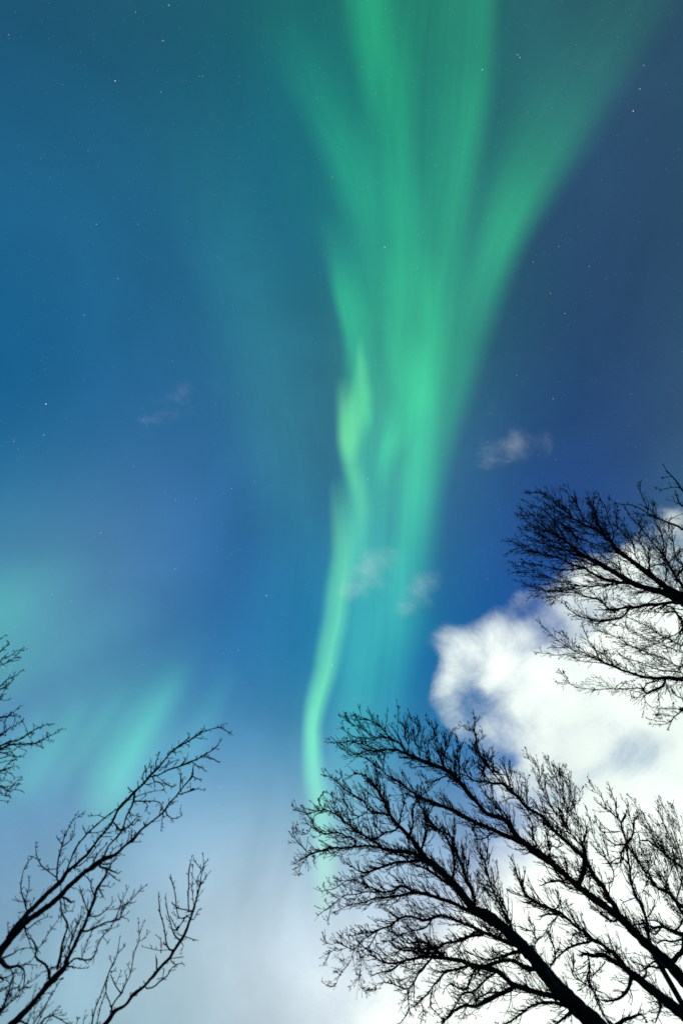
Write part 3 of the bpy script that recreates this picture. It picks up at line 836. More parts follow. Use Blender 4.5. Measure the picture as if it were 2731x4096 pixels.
Tree('bare birch with knotty twisting limbs between the two thick trunks at lower right', 20.5, 2.2,
     'D 1720 1380 120/D 1568 1240 105/D 1400 1110 92/D 1300 1030 84/D 1230 970 76/D 1160 920 56/D 1100 870 44/D 1030 830 36/D 960 790 30/D 890 800 24/D 830 780 20/D 790 800 12',
     ['D 1130 880 34/D 1030 770 28/D 930 695 26/D 880 670 26/D 800 610 22/D 750 570 20/D 700 520 22/D 640 475 22/D 590 455 22/D 540 430 20/D 500 420 18/D 440 375 16/D 370 335 14/D 335 240 12/D 300 140 8/D 270 60 5',
      'D 600 455 10/D 640 390 7/D 600 330 4/D 570 310 2', 'D 640 480 16/D 560 485 14/D 510 490 10/D 490 520 6',
      'D 500 420 12/D 400 360 10/D 360 300/D 340 240 8', 'D 870 690 16/D 780 710 16/D 700 740 14/D 640 790 12/D 580 850 10/D 560 900 6',
      'D 1180 970 30/D 1150 1050 22/D 1080 1120 18/D 1000 1140 12/D 940 1130 8', 'D 860 650 12/D 780 625 10/D 740 640 8/D 720 680 5',
      'D 850 800 12/D 860 900 14/D 840 960 12/D 870 1040 14/D 910 1060 14/D 900 1110 10/D 930 1180 10/D 990 1280 14/D 1060 1330 16',
      'D 870 1040 10/D 800 990 9/D 740 950 9/D 740 880 9/D 740 820 6/D 700 760 4', 'D 840 960 8/D 900 930 7/D 960 870 5',
      'D 590 860 12/D 600 760 10/D 560 640 6/D 580 660 3', 'D 640 480 9/D 560 560 7/D 520 640 6/D 460 680 10/D 440 620 8/D 380 600 8/D 330 580 6',
      'D 460 680 10/D 445 760 8/D 480 810 5', 'D 440 640 8/D 450 590 7/D 430 550 6/D 400 550 4/D 400 490 3',
      'D 1380 1120 26/D 1400 1180 20/D 1380 1240 12/D 1360 1300 8', 'D 1250 990 20/D 1290 930 12/D 1240 860 8/D 1180 840 5',
      'D 1090 1310 30/D 1130 1280 24/D 1190 1260 18/D 1250 1240 14/D 1290 1300 8', 'D 1060 770 10/D 1110 850 10', 'D 930 695 12/D 1000 740 10/D 1060 780 8/D 1110 850 9'],
     (9.5, 98, 3, .9, (.4, 1.0), .95), 5, leaves=3)

Tree('straight bare birch above the thickest one, long limbs reaching toward the green light stem', 21.5, 2.1,
     'D 1720 1110 130/D 1568 985 115/D 1450 850 100/D 1300 720 88/D 1180 600 76/D 1080 500 74/D 1010 450 68/D 960 415 62/D 830 320 58/D 700 210 52/D 600 120 46/D 500 50 44/D 400 -10 42/B 600 1430 42/B 530 1375 42/B 470 1335 42/B 380 1280 42/B 300 1200 34/B 240 1110 32/B 200 1080 32/B 100 1050 28/B 50 1010 27/B 0 940 26/A 1340 820 26/A 1290 750 26/A 1200 670 26/A 1080 620 24/A 960 570 20/A 905 545 16/A 830 520 11/A 720 525 9/A 630 530 7/A 580 550 6/A 510 555 6/A 470 490 5/A 420 468 4/A 378 470 2',
     ['B 380 1280 32/B 250 1220 28/B 130 1170 26/B 60 1140 24/B 0 1125 22/A 1400 1030 24/A 1330 990 22/A 1250 945 20/A 1180 920 18/A 1120 895 18/A 1040 865 15/A 960 820 12/A 880 760 12/A 820 720 10/A 770 695 9/A 740 660 8/A 700 640 7/A 660 600 6/A 620 577 5/A 588 562 3',
      'A 915 540 12/A 880 480 10/A 830 460 10/A 760 430 9/A 700 435 8/A 650 400 6/A 600 370 5/A 540 345 5/A 500 310 4/A 462 288 3',
      'A 800 460 8/A 770 400 8/A 720 350 8/A 690 330 7/A 620 300 6/A 550 285 5/A 500 287 4',
      'A 700 436 7/A 640 440 6/A 580 440 6/A 540 465 5/A 460 465 4/A 430 490 2', 'A 580 440 5/A 510 410 4/A 465 370 2',
      'A 720 525 8/A 650 500 7/A 600 480 6/A 540 465 4', 'A 720 530 6/A 760 545 6/A 750 600 4/A 720 570 2',
      'A 1000 590 12/A 930 576 10/A 888 574 9', 'A 640 525 6/A 600 490 5/A 620 460 4',
      'A 920 545 9/A 930 490 7/A 900 420 6/A 905 370 5/A 860 320 4/A 857 260 4/A 856 220 2',
      'A 1010 590 9/A 1000 520 7/A 970 450 6/A 1010 380 5/A 970 330 3/A 942 288 2',
      'A 1100 630 10/A 1060 560 8/A 1040 480 6/A 1110 440 6/A 1110 390 5/A 1070 340 4/A 1052 292 2',
      'A 1180 660 12/A 1150 580 9/A 1130 520 8/A 1110 450 7/A 1110 400 6/A 1120 350 2',
      'A 1180 660 12/A 1170 560 8/A 1200 500 6/A 1170 440 4/A 1180 400 2', 'A 1260 720 10/A 1240 620 8/A 1180 560 7/A 1210 480 5/A 1210 420 3/A 1240 380 2',
      'A 1290 750 12/A 1280 640 9/A 1260 560 7/A 1280 500 5/A 1260 440 3', 'A 1130 640 8/A 1060 640 7/A 990 640 6/A 945 650 3/A 942 620 2',
      'A 1240 730 10/A 1190 700 8/A 1120 740 7/A 1080 750 5/A 1030 700 4', 'A 1200 740 6/A 1240 740 7/A 1270 745 6',
      'B 830 1385 34/B 810 1280 16/B 830 1220 14/B 840 1150 12/B 830 1125 8', 
      'D 1080 490 46/D 1045 420 40/D 1000 360 36/D 960 280 32/D 890 190 28/D 830 80 24/D 800 30 24/B 860 1450 26/B 825 1385 32/B 770 1335 28/B 700 1270 24/B 650 1230 24/B 590 1170 22/B 540 1110 22/B 500 1060 22/B 440 1030 20/B 380 1000 20/B 320 920 20/B 250 860 18/B 190 820 16/B 130 815 15/B 60 800 12/A 1430 750 12/A 1390 740 10/A 1340 700 9/A 1320 640 6/A 1340 600 4',
      'B 290 890 12/B 255 820 11/B 245 760 9/B 190 750 8/B 120 720 9/B 60 660 9/B 20 570 8/B 10 480 7/A 1400 460 6/A 1390 400 6/A 1350 385 5/A 1310 360 3',
      'A 1400 460 6/A 1385 400 6/A 1390 330 6/A 1384 275 2', 'A 1388 340 4/A 1425 298 2', 'A 1410 470 5/A 1440 430 4/A 1440 385 2',
      'A 1430 560 8/A 1410 620 7/A 1450 660 7/A 1430 720 8', 'A 1568 690 8/A 1500 640 7/A 1440 580 7/A 1400 520 6/A 1380 500 6/A 1400 460 5',
      'A 1450 660 6/A 1500 600 5/A 1520 565 2', 'B 120 815 9/B 60 740 9/B 80 660 8/B 130 610 5/B 130 580 3',
      'B 800 1290 12/B 720 1200 11/B 690 1180 14/B 650 1080 10/B 610 1050 10/B 560 980 8/B 520 900 6/B 490 790 5/B 510 720 3',
      'B 690 1180 11/B 690 1050 8/B 680 960 7/B 640 880 5/B 620 800 5/B 570 720 4/B 550 645 2',
      'B 660 1100 7/B 660 1040 6/B 640 940 5', 'B 800 1280 8/B 790 1150 7/B 740 980 6/B 720 880 5/B 680 800 4/B 640 740 3/B 600 690 2',
      'B 740 980 5/B 780 960 4/B 790 880 3/B 806 860 2', 'B 650 870 4/B 660 760 3/B 674 702 2', 'B 545 800 4/B 610 770 3/B 655 740 2',
      'B 500 870 4/B 480 830 4/B 480 720 3/B 410 640 3/B 390 605 2', 'B 380 990 10/B 430 1000 7/B 430 960 5', 'B 390 990 8/B 380 880 6/B 380 800 5/B 350 760 3/B 318 740 2',
      'B 340 940 7/B 270 930 7/B 215 955 4', 'B 430 1030 9/B 470 1090 9/B 540 1130 11/B 590 1180 12', 'B 460 1290 14/B 430 1210 12/B 430 1130 9/B 400 1070 6/B 360 1010 4',
      'B 570 1390 9/B 545 1240 9/B 540 1180 9/B 500 1110 6', 'B 570 1240 9/B 560 1280 9/B 620 1300 9/B 650 1290 8/B 630 1250 5',
      'B 540 1200 7/B 580 1220 7/B 610 1190 8', 'B 300 1170 9/B 200 1020 8/B 150 950 7/B 120 880 5/B 130 830 3', 'B 240 1110 9/B 180 1020 8/B 110 940 6/B 60 870 5',
      'B 140 1180 9/B 90 1220 9/B 30 1240 8/B 0 1220 5', 'D 720 260 12/D 660 240 14/D 580 235 12/D 500 270 8', 'D 800 310 14/D 700 285 8/D 660 250 6',
      'D 690 180 10/D 690 100 8/D 660 50 6/D 610 60 4', 'D 870 200 11/D 820 180 9/D 760 150 6/D 700 120 4',
      'D 1050 545 12/D 970 500 9/D 920 455 7/D 870 400 5', 'D 860 300 9/D 860 230 7/D 880 190 7'],
     (8.8, 106, 3, 1.0, (.35, .95), .9), 8, leaves=8)

Tree('slender birch with ragged knotted top, standing against brightest cloud near lower right edge', 23, 2.0,
     'D 1330 760 40/D 1310 680 26/D 1300 600 22/D 1280 500 20/D 1260 430 18/D 1210 355 17/D 1185 280 16/D 1170 200 15/D 1155 80 14/D 1145 0 14/B 1145 1330 18/B 1140 1270 24/B 1175 1230 14/B 1190 1190 13/B 1195 1110 12/B 1215 1072 5',
     ['B 1145 1290 16/B 1240 1420 14/B 1290 1510 16/D 1290 150 15/D 1340 240 16/D 1380 290 18/D 1470 330 22/D 1568 450 26',
      'B 1140 1275 14/B 1060 1285 10/B 1010 1250 7/B 960 1210 4', 'B 1140 1270 12/B 1110 1180 10/B 1100 1120 14/B 1130 1060 16/B 1135 1045 8',
      'B 1100 1120 12/B 1060 1070 9/B 1010 1020 7/B 960 990 6/B 930 970 3', 'B 1070 1090 9/B 1060 1010 8/B 1055 960 9/B 1030 900 6/B 1015 850 2',
      'B 1000 1040 6/B 980 990 5/B 950 920 4/B 900 870 4/B 850 790 4/B 845 770 2', 'B 1140 1280 12/B 1100 1340 12/B 1100 1400 10/B 1090 1450 6',
      'B 1190 1190 8/B 1230 1190 8/B 1240 1250 10/B 1300 1250 10/B 1350 1290 11/B 1400 1320 11/B 1430 1350 12/B 1500 1410 13/B 1568 1470 14',
      'B 1110 1180 6/B 1020 1180 6/B 960 1140 4/B 930 1100 3', 'B 1010 1420 8/B 960 1330 7/B 900 1240 6/B 870 1130 5/B 840 1030 3/B 835 1005 2',
      'B 1010 1420 7/B 990 1300 5/B 940 1180 4/B 900 1080 2', 'D 1010 100 10/D 1040 160 9/D 1040 230 8/D 1000 250 6', 'D 1150 90 8/D 1080 60 7/D 1010 100 7',
      'D 1210 360 8/D 1150 380 6/D 1110 400 3', 'D 1290 520 10/D 1340 440 7/D 1350 380 5/D 1300 330 3', 'B 1215 1180 6/B 1170 1080 4/B 1140 980 4/B 1110 940 2'],
     (12, 90, 3, 1.0, (.4, 1.0), .85), 12, leaves=3)

Tree('fine twigged birch in lower right corner, pale sprays dotted with tiny buds', 25, 2.0,
     'D 1760 720 80/D 1568 480 24/D 1530 420 20/D 1480 345 16/D 1420 300 14/D 1380 290 13/D 1330 240 12/D 1270 160 11/D 1220 70 10/D 1180 0 8/B 1240 1430 7/B 1200 1330 5/B 1150 1260 3',
     ['D 1568 640 34/D 1480 605 22/D 1400 580 18/D 1340 590 16/D 1290 560 13/D 1220 560 10/D 1150 570 6', 'D 1460 600 14/D 1370 540 11/D 1290 530 8/D 1200 545 5',
      'D 1400 580 12/D 1350 640 12/D 1300 600 9/D 1230 590 7/D 1170 620 4', 'D 1568 670 14/D 1480 690 12/D 1410 680 10/D 1380 710 9/D 1350 680 6',
      'D 1568 760 36/D 1520 800 34/D 1480 850 30/D 1440 830 14', 'D 1500 880 20/D 1540 940 16/D 1568 960 14', 'D 1440 880 20/D 1380 890 16/D 1310 880 12/D 1260 910 8/D 1220 900 5',
      'D 1400 870 12/D 1380 845 12/D 1330 850 12/D 1300 890 8', 'D 1530 590 12/D 1560 530 9/D 1500 470 6/D 1460 410 4', 'D 1568 150 8/D 1500 90 7/D 1430 40 6/D 1370 0 5/B 1340 1450 4/B 1290 1380 3',
      'D 1470 330 9/D 1440 240 7/D 1420 150 6/D 1380 60 5/D 1340 0 4/B 1300 1420 3/B 1270 1340 2', 'D 1440 240 6/D 1480 120 5/D 1440 30 4/B 1460 1420 3/B 1430 1330 3/B 1400 1250 2',
      'D 1568 300 8/D 1530 180 6/D 1500 60 5/B 1520 1400 4/B 1480 1300 4/B 1440 1180 3/B 1400 1080 2/B 1370 980 2', 'D 1568 60 6/B 1568 1400 5/B 1530 1300 5/B 1500 1200 4/B 1470 1100 3/B 1420 1000 2/B 1395 950 2',
      'B 1568 1280 5/B 1540 1180 4/B 1530 1100 3/B 1500 1020 2/B 1490 980 2', 'B 1350 1290 4/B 1320 1200 4/B 1270 1120 3/B 1230 1030 3/B 1200 960 2/B 1180 940 2',
      'B 1420 1330 4/B 1370 1220 4/B 1310 1130 3/B 1270 1060 2', 'D 1290 190 5/D 1330 100 4/D 1290 20 3/B 1310 1440 2', 'D 1560 440 5/D 1450 330 4/D 1400 200 4'],
     (11, 120, 3, 1.2, (.35, .8), .72), 17, leaves=0)

Tree('birch entering from right edge, dense fan of twigs dark against blue sky above cloud', 17.5, 1.75,
     'E 1760 1270 150/E 1568 1140 100/E 1500 1110 80/E 1400 1070 60/E 1300 1045 50/E 1200 1010 44/E 1100 955 40/E 1040 920 38/E 970 880 36/E 870 820 32/E 780 775 26/E 700 700 18/E 600 640 12/E 500 600 8/E 400 545 5/E 355 500 3',
     ['E 1568 1110 60/E 1480 1060 58/E 1400 1010 50/E 1300 930 44/E 1240 890 40/E 1200 850 34/E 1100 790 30/E 1050 740 28/E 1020 690 24/E 960 640 18/E 900 600 15/E 820 560 13/E 740 520 10/E 690 470 8/E 640 430 7/E 540 350 6/E 490 330 5/E 420 315 3',
      'E 1020 700 14/E 960 620 12/E 930 560 12/E 905 480 9/E 870 400 6/E 850 370 3', 'E 1030 700 9/E 1040 620 7/E 1000 520 6/E 980 430 5/E 940 370 3',
      'E 820 560 8/E 800 480 7/E 760 400 6/E 710 340 4/E 660 292 2', 'E 740 520 6/E 700 460 5/E 640 400 4/E 600 370 2', 'E 900 600 8/E 880 520 6/E 890 440 5/E 900 340 2',
      'E 1568 1150 34/E 1480 1150 26/E 1380 1160 24/E 1280 1170 24/E 1180 1190 22/E 1090 1195 18/E 1010 1205 17/E 970 1160 14/E 930 1130 12/E 850 1110 9/E 760 1080 7/E 700 1075 6/E 560 1070 4/E 480 1040 3/E 390 1010 2',
      'E 1165 1195 16/E 1120 1250 13/E 1070 1275 12/E 930 1295 10/E 870 1280 9/E 800 1260 7/E 740 1230 6/E 700 1190 5/E 670 1160 2',
      'E 1200 1005 30/E 1100 1000 26/E 1000 980 24/E 900 940 19/E 810 890 15/E 720 860 11/E 640 820 8/E 560 800 6/E 450 770 5/E 360 740 4/E 290 700 3/E 245 685 2',
      'E 810 895 10/E 720 900 8/E 620 900 8/E 540 880 7/E 460 860 5/E 390 855 4/E 360 830 2', 'E 600 810 6/E 500 770 5/E 400 770 4/E 330 740 3/E 270 765 2',
      'E 1040 1010 16/E 940 1020 12/E 840 1030 10/E 740 1020 8/E 640 990 7/E 560 960 5/E 470 930 4/E 380 920 3/E 290 925 2', 'E 560 960 5/E 480 920 4/E 380 890 3/E 310 870 2/E 270 850 2',
      'E 840 1030 7/E 740 1050 6/E 640 1060 5/E 540 1060 4/E 440 1040 3/E 340 1000 2', 'E 700 1075 5/E 620 1110 4/E 540 1100 3/E 440 1105 2', 'E 600 1100 3/E 600 1140 3/E 575 1170 2',
      'E 600 640 8/E 540 600 6/E 470 540 5/E 400 500 4/E 350 455 2', 'E 700 705 10/E 600 700 8/E 520 660 6/E 440 620 4/E 380 600 2', 'E 520 660 5/E 450 590 4/E 380 580 2',
      'E 690 700 9/E 640 600 8/E 560 530 6/E 470 500 5/E 400 495 4/E 320 490 2', 'E 780 770 12/E 700 760 10/E 600 740 8/E 500 700 6/E 420 680 4/E 370 640 2', 
      'E 640 600 6/E 560 500 5/E 500 440 4/E 430 420 3/E 372 385 2', 'E 820 560 7/E 700 500 6/E 600 470 5/E 520 400 4/E 470 370 2',
      'E 1050 745 9/E 1000 640 7/E 960 560 7/E 900 500 6/E 870 430 3', 'E 1568 1040 22/E 1530 980 20/E 1490 920 18/E 1430 810 15/E 1380 750 12/E 1320 680 10/E 1260 600 9/E 1200 540 8/E 1160 490 6/E 1135 445 3',
      'E 1430 1000 10/E 1440 900 9/E 1410 800 9/E 1420 720 7/E 1400 620 6/E 1360 540 5/E 1340 410 3', 'E 1300 930 12/E 1310 880 10/E 1300 780 8/E 1240 700 7/E 1160 640 6/E 1110 540 4',
      'E 1290 910 9/E 1330 880 8/E 1390 860 7/E 1470 840 6/E 1540 760 5', 'E 1568 880 14/E 1520 830 10/E 1490 700 7/E 1480 620 6/E 1440 560 4', 
      'E 1240 700 6/E 1240 620 5/E 1280 560 4/E 1240 500 3', 'E 1240 860 9/E 1200 780 8/E 1190 700 7/E 1120 640 5/E 1060 560 4/E 1070 430 2',
      'E 1100 950 9/E 1080 880 8/E 1000 830 7/E 920 760 6/E 860 700 4', 'E 970 880 9/E 880 860 8/E 780 830 7/E 680 800 6/E 590 770 4', 'E 960 640 8/E 880 640 7/E 800 620 6/E 700 600 5/E 620 540 3',
      'E 1100 790 9/E 1010 760 8/E 930 720 7/E 850 690 6/E 760 650 5/E 680 580 3', 'E 870 820 9/E 800 740 8/E 740 640 7/E 660 560 5/E 600 520 3',
      'E 1400 1160 7/E 1480 1190 6/E 1568 1210 6', 'E 1280 1170 7/E 1340 1130 6/E 1390 1110 5', 'E 1300 1060 7/E 1240 1070 7/E 1180 1040 7/E 1100 1050 5/E 1050 1000 4',
      'E 1568 1330 14/E 1510 1390 8/E 1450 1420 7/E 1380 1460 5/E 1290 1490 3', 'E 1568 1250 9/E 1500 1220 7/E 1400 1230 6/E 1300 1210 4', 
      'E 1568 1620 9/E 1450 1590 8/E 1340 1545 8/E 1230 1500 7/E 1150 1470 6/E 1080 1420 5/E 1000 1390 4/E 900 1350 3/E 880 1310 2', 
      'E 1568 1480 8/E 1480 1440 7/E 1400 1400 6/E 1320 1340 5/E 1200 1290 4/E 1120 1250 3', 'E 1568 1530 7/E 1460 1490 6/E 1360 1450 5/E 1260 1420 4/E 1160 1350 3/E 1060 1320 2'],
     (9, 120, 3, .2, (.2, .55), .8), 23, leaves=1)

Tree('birch with few crooked open branches at right edge, above the dense fan of twigs', 13, 1.7,
     'E 1820 760 60/E 1568 600 20/E 1530 575 18/E 1480 560 16/E 1420 535 14/E 1360 505 12/E 1300 480 10/E 1250 450 8/E 1200 420 8/E 1150 412 7/E 1070 405 5/E 1010 370 3',
     ['E 1300 480 8/E 1290 420 7/E 1270 380 7/E 1240 300 6/E 1245 245 3', 'E 1245 305 4/E 1220 280 4/E 1235 250 2', 'E 1360 505 8/E 1300 490 7/E 1220 480 6/E 1160 485 4',
      'E 1720 500 40/E 1568 430 12/E 1530 380 10/E 1510 310 6', 'E 1660 400 20/E 1568 310 14/E 1540 270 11/E 1510 230 9/E 1470 190 7/E 1440 150 5/E 1420 115 3',
      'E 1540 280 6/E 1470 285 6/E 1400 300 5/E 1370 285 2', 'E 1470 200 5/E 1410 208 3', 'E 1568 420 7/E 1500 390 4/E 1450 375 2', 'E 1440 545 6/E 1490 510 5/E 1568 480 4', 'E 1360 505 6/E 1360 460 5/E 1345 400 3'],
     (42, 60, 2, .3, (.5, 1.2), 1.05), 29, leaves=2)

Tree('birch low at the right edge with drooping branches spread flat across the white cloud', 15, 1.8,
     'E 1800 1760 90/E 1568 1732 36/E 1500 1725 30/E 1420 1720 26/E 1340 1722 22/E 1250 1710 20/E 1170 1680 18/E 1100 1660 17/E 1040 1630 17/E 980 1610 16/E 930 1580 11/E 880 1565 9/E 820 1550 8/E 750 1520 7/E 700 1490 6/E 640 1450 6/E 580 1400 5/E 530 1350 4/E 470 1295 3',
     ['E 1435 1735 18/E 1410 1780 18/E 1380 1800 17/E 1330 1820 17/E 1290 1842 16/E 1270 1815 12/E 1230 1795 10/E 1160 1800 8/E 1080 1805 7/E 1000 1800 6/E 950 1805 5/E 880 1805 5/E 800 1800 5/E 740 1780 4/E 710 1760 4/E 680 1720 3/E 635 1668 2',
      'E 710 1760 3/E 660 1768 3/E 605 1752 2', 'E 980 1612 9/E 900 1600 7/E 840 1600 6/E 780 1590 5/E 740 1570 4/E 690 1545 4/E 640 1548 3/E 590 1545 3/E 475 1528 2',
      'E 1060 1640 10/E 1000 1580 9/E 960 1540 8/E 900 1500 8/E 860 1450 6/E 830 1380 5/E 810 1325 2', 'E 1100 1660 7/E 1060 1600 6/E 1000 1560 5/E 960 1500 4/E 950 1450 2',
      'E 980 1610 7/E 920 1560 6/E 860 1560 5/E 800 1500 5/E 740 1480 4/E 650 1490 3/E 580 1490 2', 'E 760 1525 4/E 720 1440 4/E 640 1390 3/E 610 1370 2', 'E 1380 1720 7/E 1300 1700 6/E 1200 1640 6/E 1150 1580 5/E 1080 1540 4/E 1020 1540 2',
      'E 1290 1842 8/E 1270 1780 7/E 1330 1750 7/E 1400 1730 7', 'E 1290 1842 7/E 1270 1870 6/E 1300 1920 5/E 1340 1945 4/E 1420 1950 3/E 1500 1950 4/E 1568 1970 4',
      'E 1375 1810 6/E 1385 1880 5/E 1390 1940 4/E 1370 2000 3', 'E 1280 1850 5/E 1230 1870 4/E 1175 1862 2', 'E 1640 1920 16/E 1568 1960 10/E 1530 1990 9/E 1500 2010 9/E 1470 2050 8/E 1430 2070 5/E 1365 2072 2',
      'E 1500 2010 6/E 1440 2000 4/E 1365 1995 2', 'E 1450 2055 4/E 1370 2045 3/E 1300 2028 2', 'E 1568 1880 9/E 1520 1860 7/E 1490 1810 6/E 1420 1760 5', 'E 1230 1795 5/E 1180 1770 4/E 1100 1760 4/E 1060 1790 3',
      'E 1080 1805 5/E 1140 1750 4/E 1200 1740 4', 'E 1568 1690 12/E 1480 1670 9/E 1400 1660 8/E 1320 1640 7/E 1240 1600 6/E 1160 1580 4/E 1100 1560 2'],
     (14, 92, 3, .2, (.3, .8), .85), 31, leaves=1)

Tree('slightly blurred birch twigs fanning in from left edge beside the faint green glow', 8.5, 1.5,
     'S -420 3120 150/S -330 3010 130/S -250 2920 110/S -200 2840 90/S -170 2760 70/S -150 2690 50/S -130 2620 36',
     ['G -500 1640 60/G -200 1540 40/G 0 1470 28/G 60 1435 25/G 120 1410 22/G 250 1400 18/G 330 1395 18/G 430 1390 16/G 500 1350 14/G 560 1320 12/G 600 1300 10/G 690 1260 8/G 725 1225 4',
      'G 0 1430 22/G 80 1395 19/G 150 1370 17/G 260 1340 14/G 330 1290 13/G 380 1250 12/G 420 1230 12/G 470 1205 10/G 500 1190 10/G 550 1170 8/G 608 1162 4',
      'G -450 1500 40/G -200 1380 36/G 0 1300 32/G 60 1260 22/G 110 1220 13/G 150 1200 10/G 210 1170 8/G 270 1140 5', 'G 60 1260 14/G 50 1190 12/G 70 1120 11/G 90 1070 11/G 160 1030 9/G 235 955 4',
      'G -400 1240 36/G -150 1140 30/G 0 1090 26/G 60 1085 20/G 100 1070 14/G 170 1075 9/G 235 1070 6', 'G 160 1030 8/G 180 1090 7/G 170 1150 6/G 150 1230 5', 'G 330 1290 8/G 310 1220 7/G 280 1150 4',
      'G 400 1240 8/G 405 1190 7/G 395 1160 5', 'G 330 1290 8/G 365 1330 8/G 375 1280 6', 'G 430 1390 10/G 470 1430 9/G 515 1440 5', 'G 440 1375 8/G 540 1350 7/G 630 1355 4', 'G 560 1310 8/G 550 1260 6/G 590 1290 5',
      'G 330 1393 12/G 370 1410 13/G 400 1410 10', 'G -400 880 30/G -200 800 26/G 0 725 18/G 50 680 14/G 90 640 13/G 150 615 10/G 205 590 12/G 245 545 4', 'G 0 760 12/G 80 720 12/G 130 680 10/G 155 645 10/G 150 615 8', 'G 80 650 10/G 85 700 9/G 40 800 6/G 0 850 5',
      'G -380 640 24/G -150 540 16/G 0 480 11/G 50 455 11/G 120 430 9/G 180 380 8/G 230 310 8/G 275 265 8', 'G 0 415 9/G 50 390 8/G 105 370 9/G 185 325 4', 'G -300 400 20/G -100 340 16/G 15 320 20/G 40 280 12/G 95 230 12/G 100 210 6', 'G -100 220 10/G 0 165 6/G 65 125 4',
      'G -300 960 20/G -100 900 12/G 0 870 10/G 30 850 9/G 50 820 5', 'G 0 880 6/G 60 885 5/G 120 878 3', 'G -300 1560 26/G -100 1520 16/G 0 1505 12/G 110 1495 10/G 200 1450 9/G 270 1410 7',
      'G -200 1620 18/G 0 1570 12/G 80 1550 11/G 130 1540 10/G 200 1560 8/G 290 1520 4', 'G 130 1490 9/G 160 1540 9/G 230 1555 7/G 285 1550 3', 'G -200 1660 16/G 0 1620 10/G 100 1600 7/G 190 1580 5', 
      'G -400 1800 34/G -200 1760 28/G 0 1720 24/G 50 1705 20/G 100 1680 12/G 200 1660 6', 'G 0 1745 12/G 60 1745 10/G 120 1740 8/G 175 1790 4', 'G 40 1700 9/G 100 1630 8/G 170 1590 6/G 190 1560 4',
      'G -400 1960 22/G -150 1900 18/G 0 1890 14/G 50 1920 13/G 95 1955 14/G 150 1940 9/G 200 1930 8/G 275 1965 4', 'G 95 1945 10/G 160 1880 9/G 200 1840 7/G 250 1800 4', 'G 50 1920 9/G 130 1890 7/G 250 1870 4', 'G 95 1960 8/G 60 2000 7/G 120 2010 4', 'G 0 1970 8/G 60 2010 7/G 120 2015 4',
      'G -200 2060 10/G 0 2060 7/G 65 2075 4', 'G 0 1830 8/G 50 1830 6/G 90 1825 4'],
     (22, 55, 2, .25, (.5, 1.2), 1.0), 37, leaves=0)

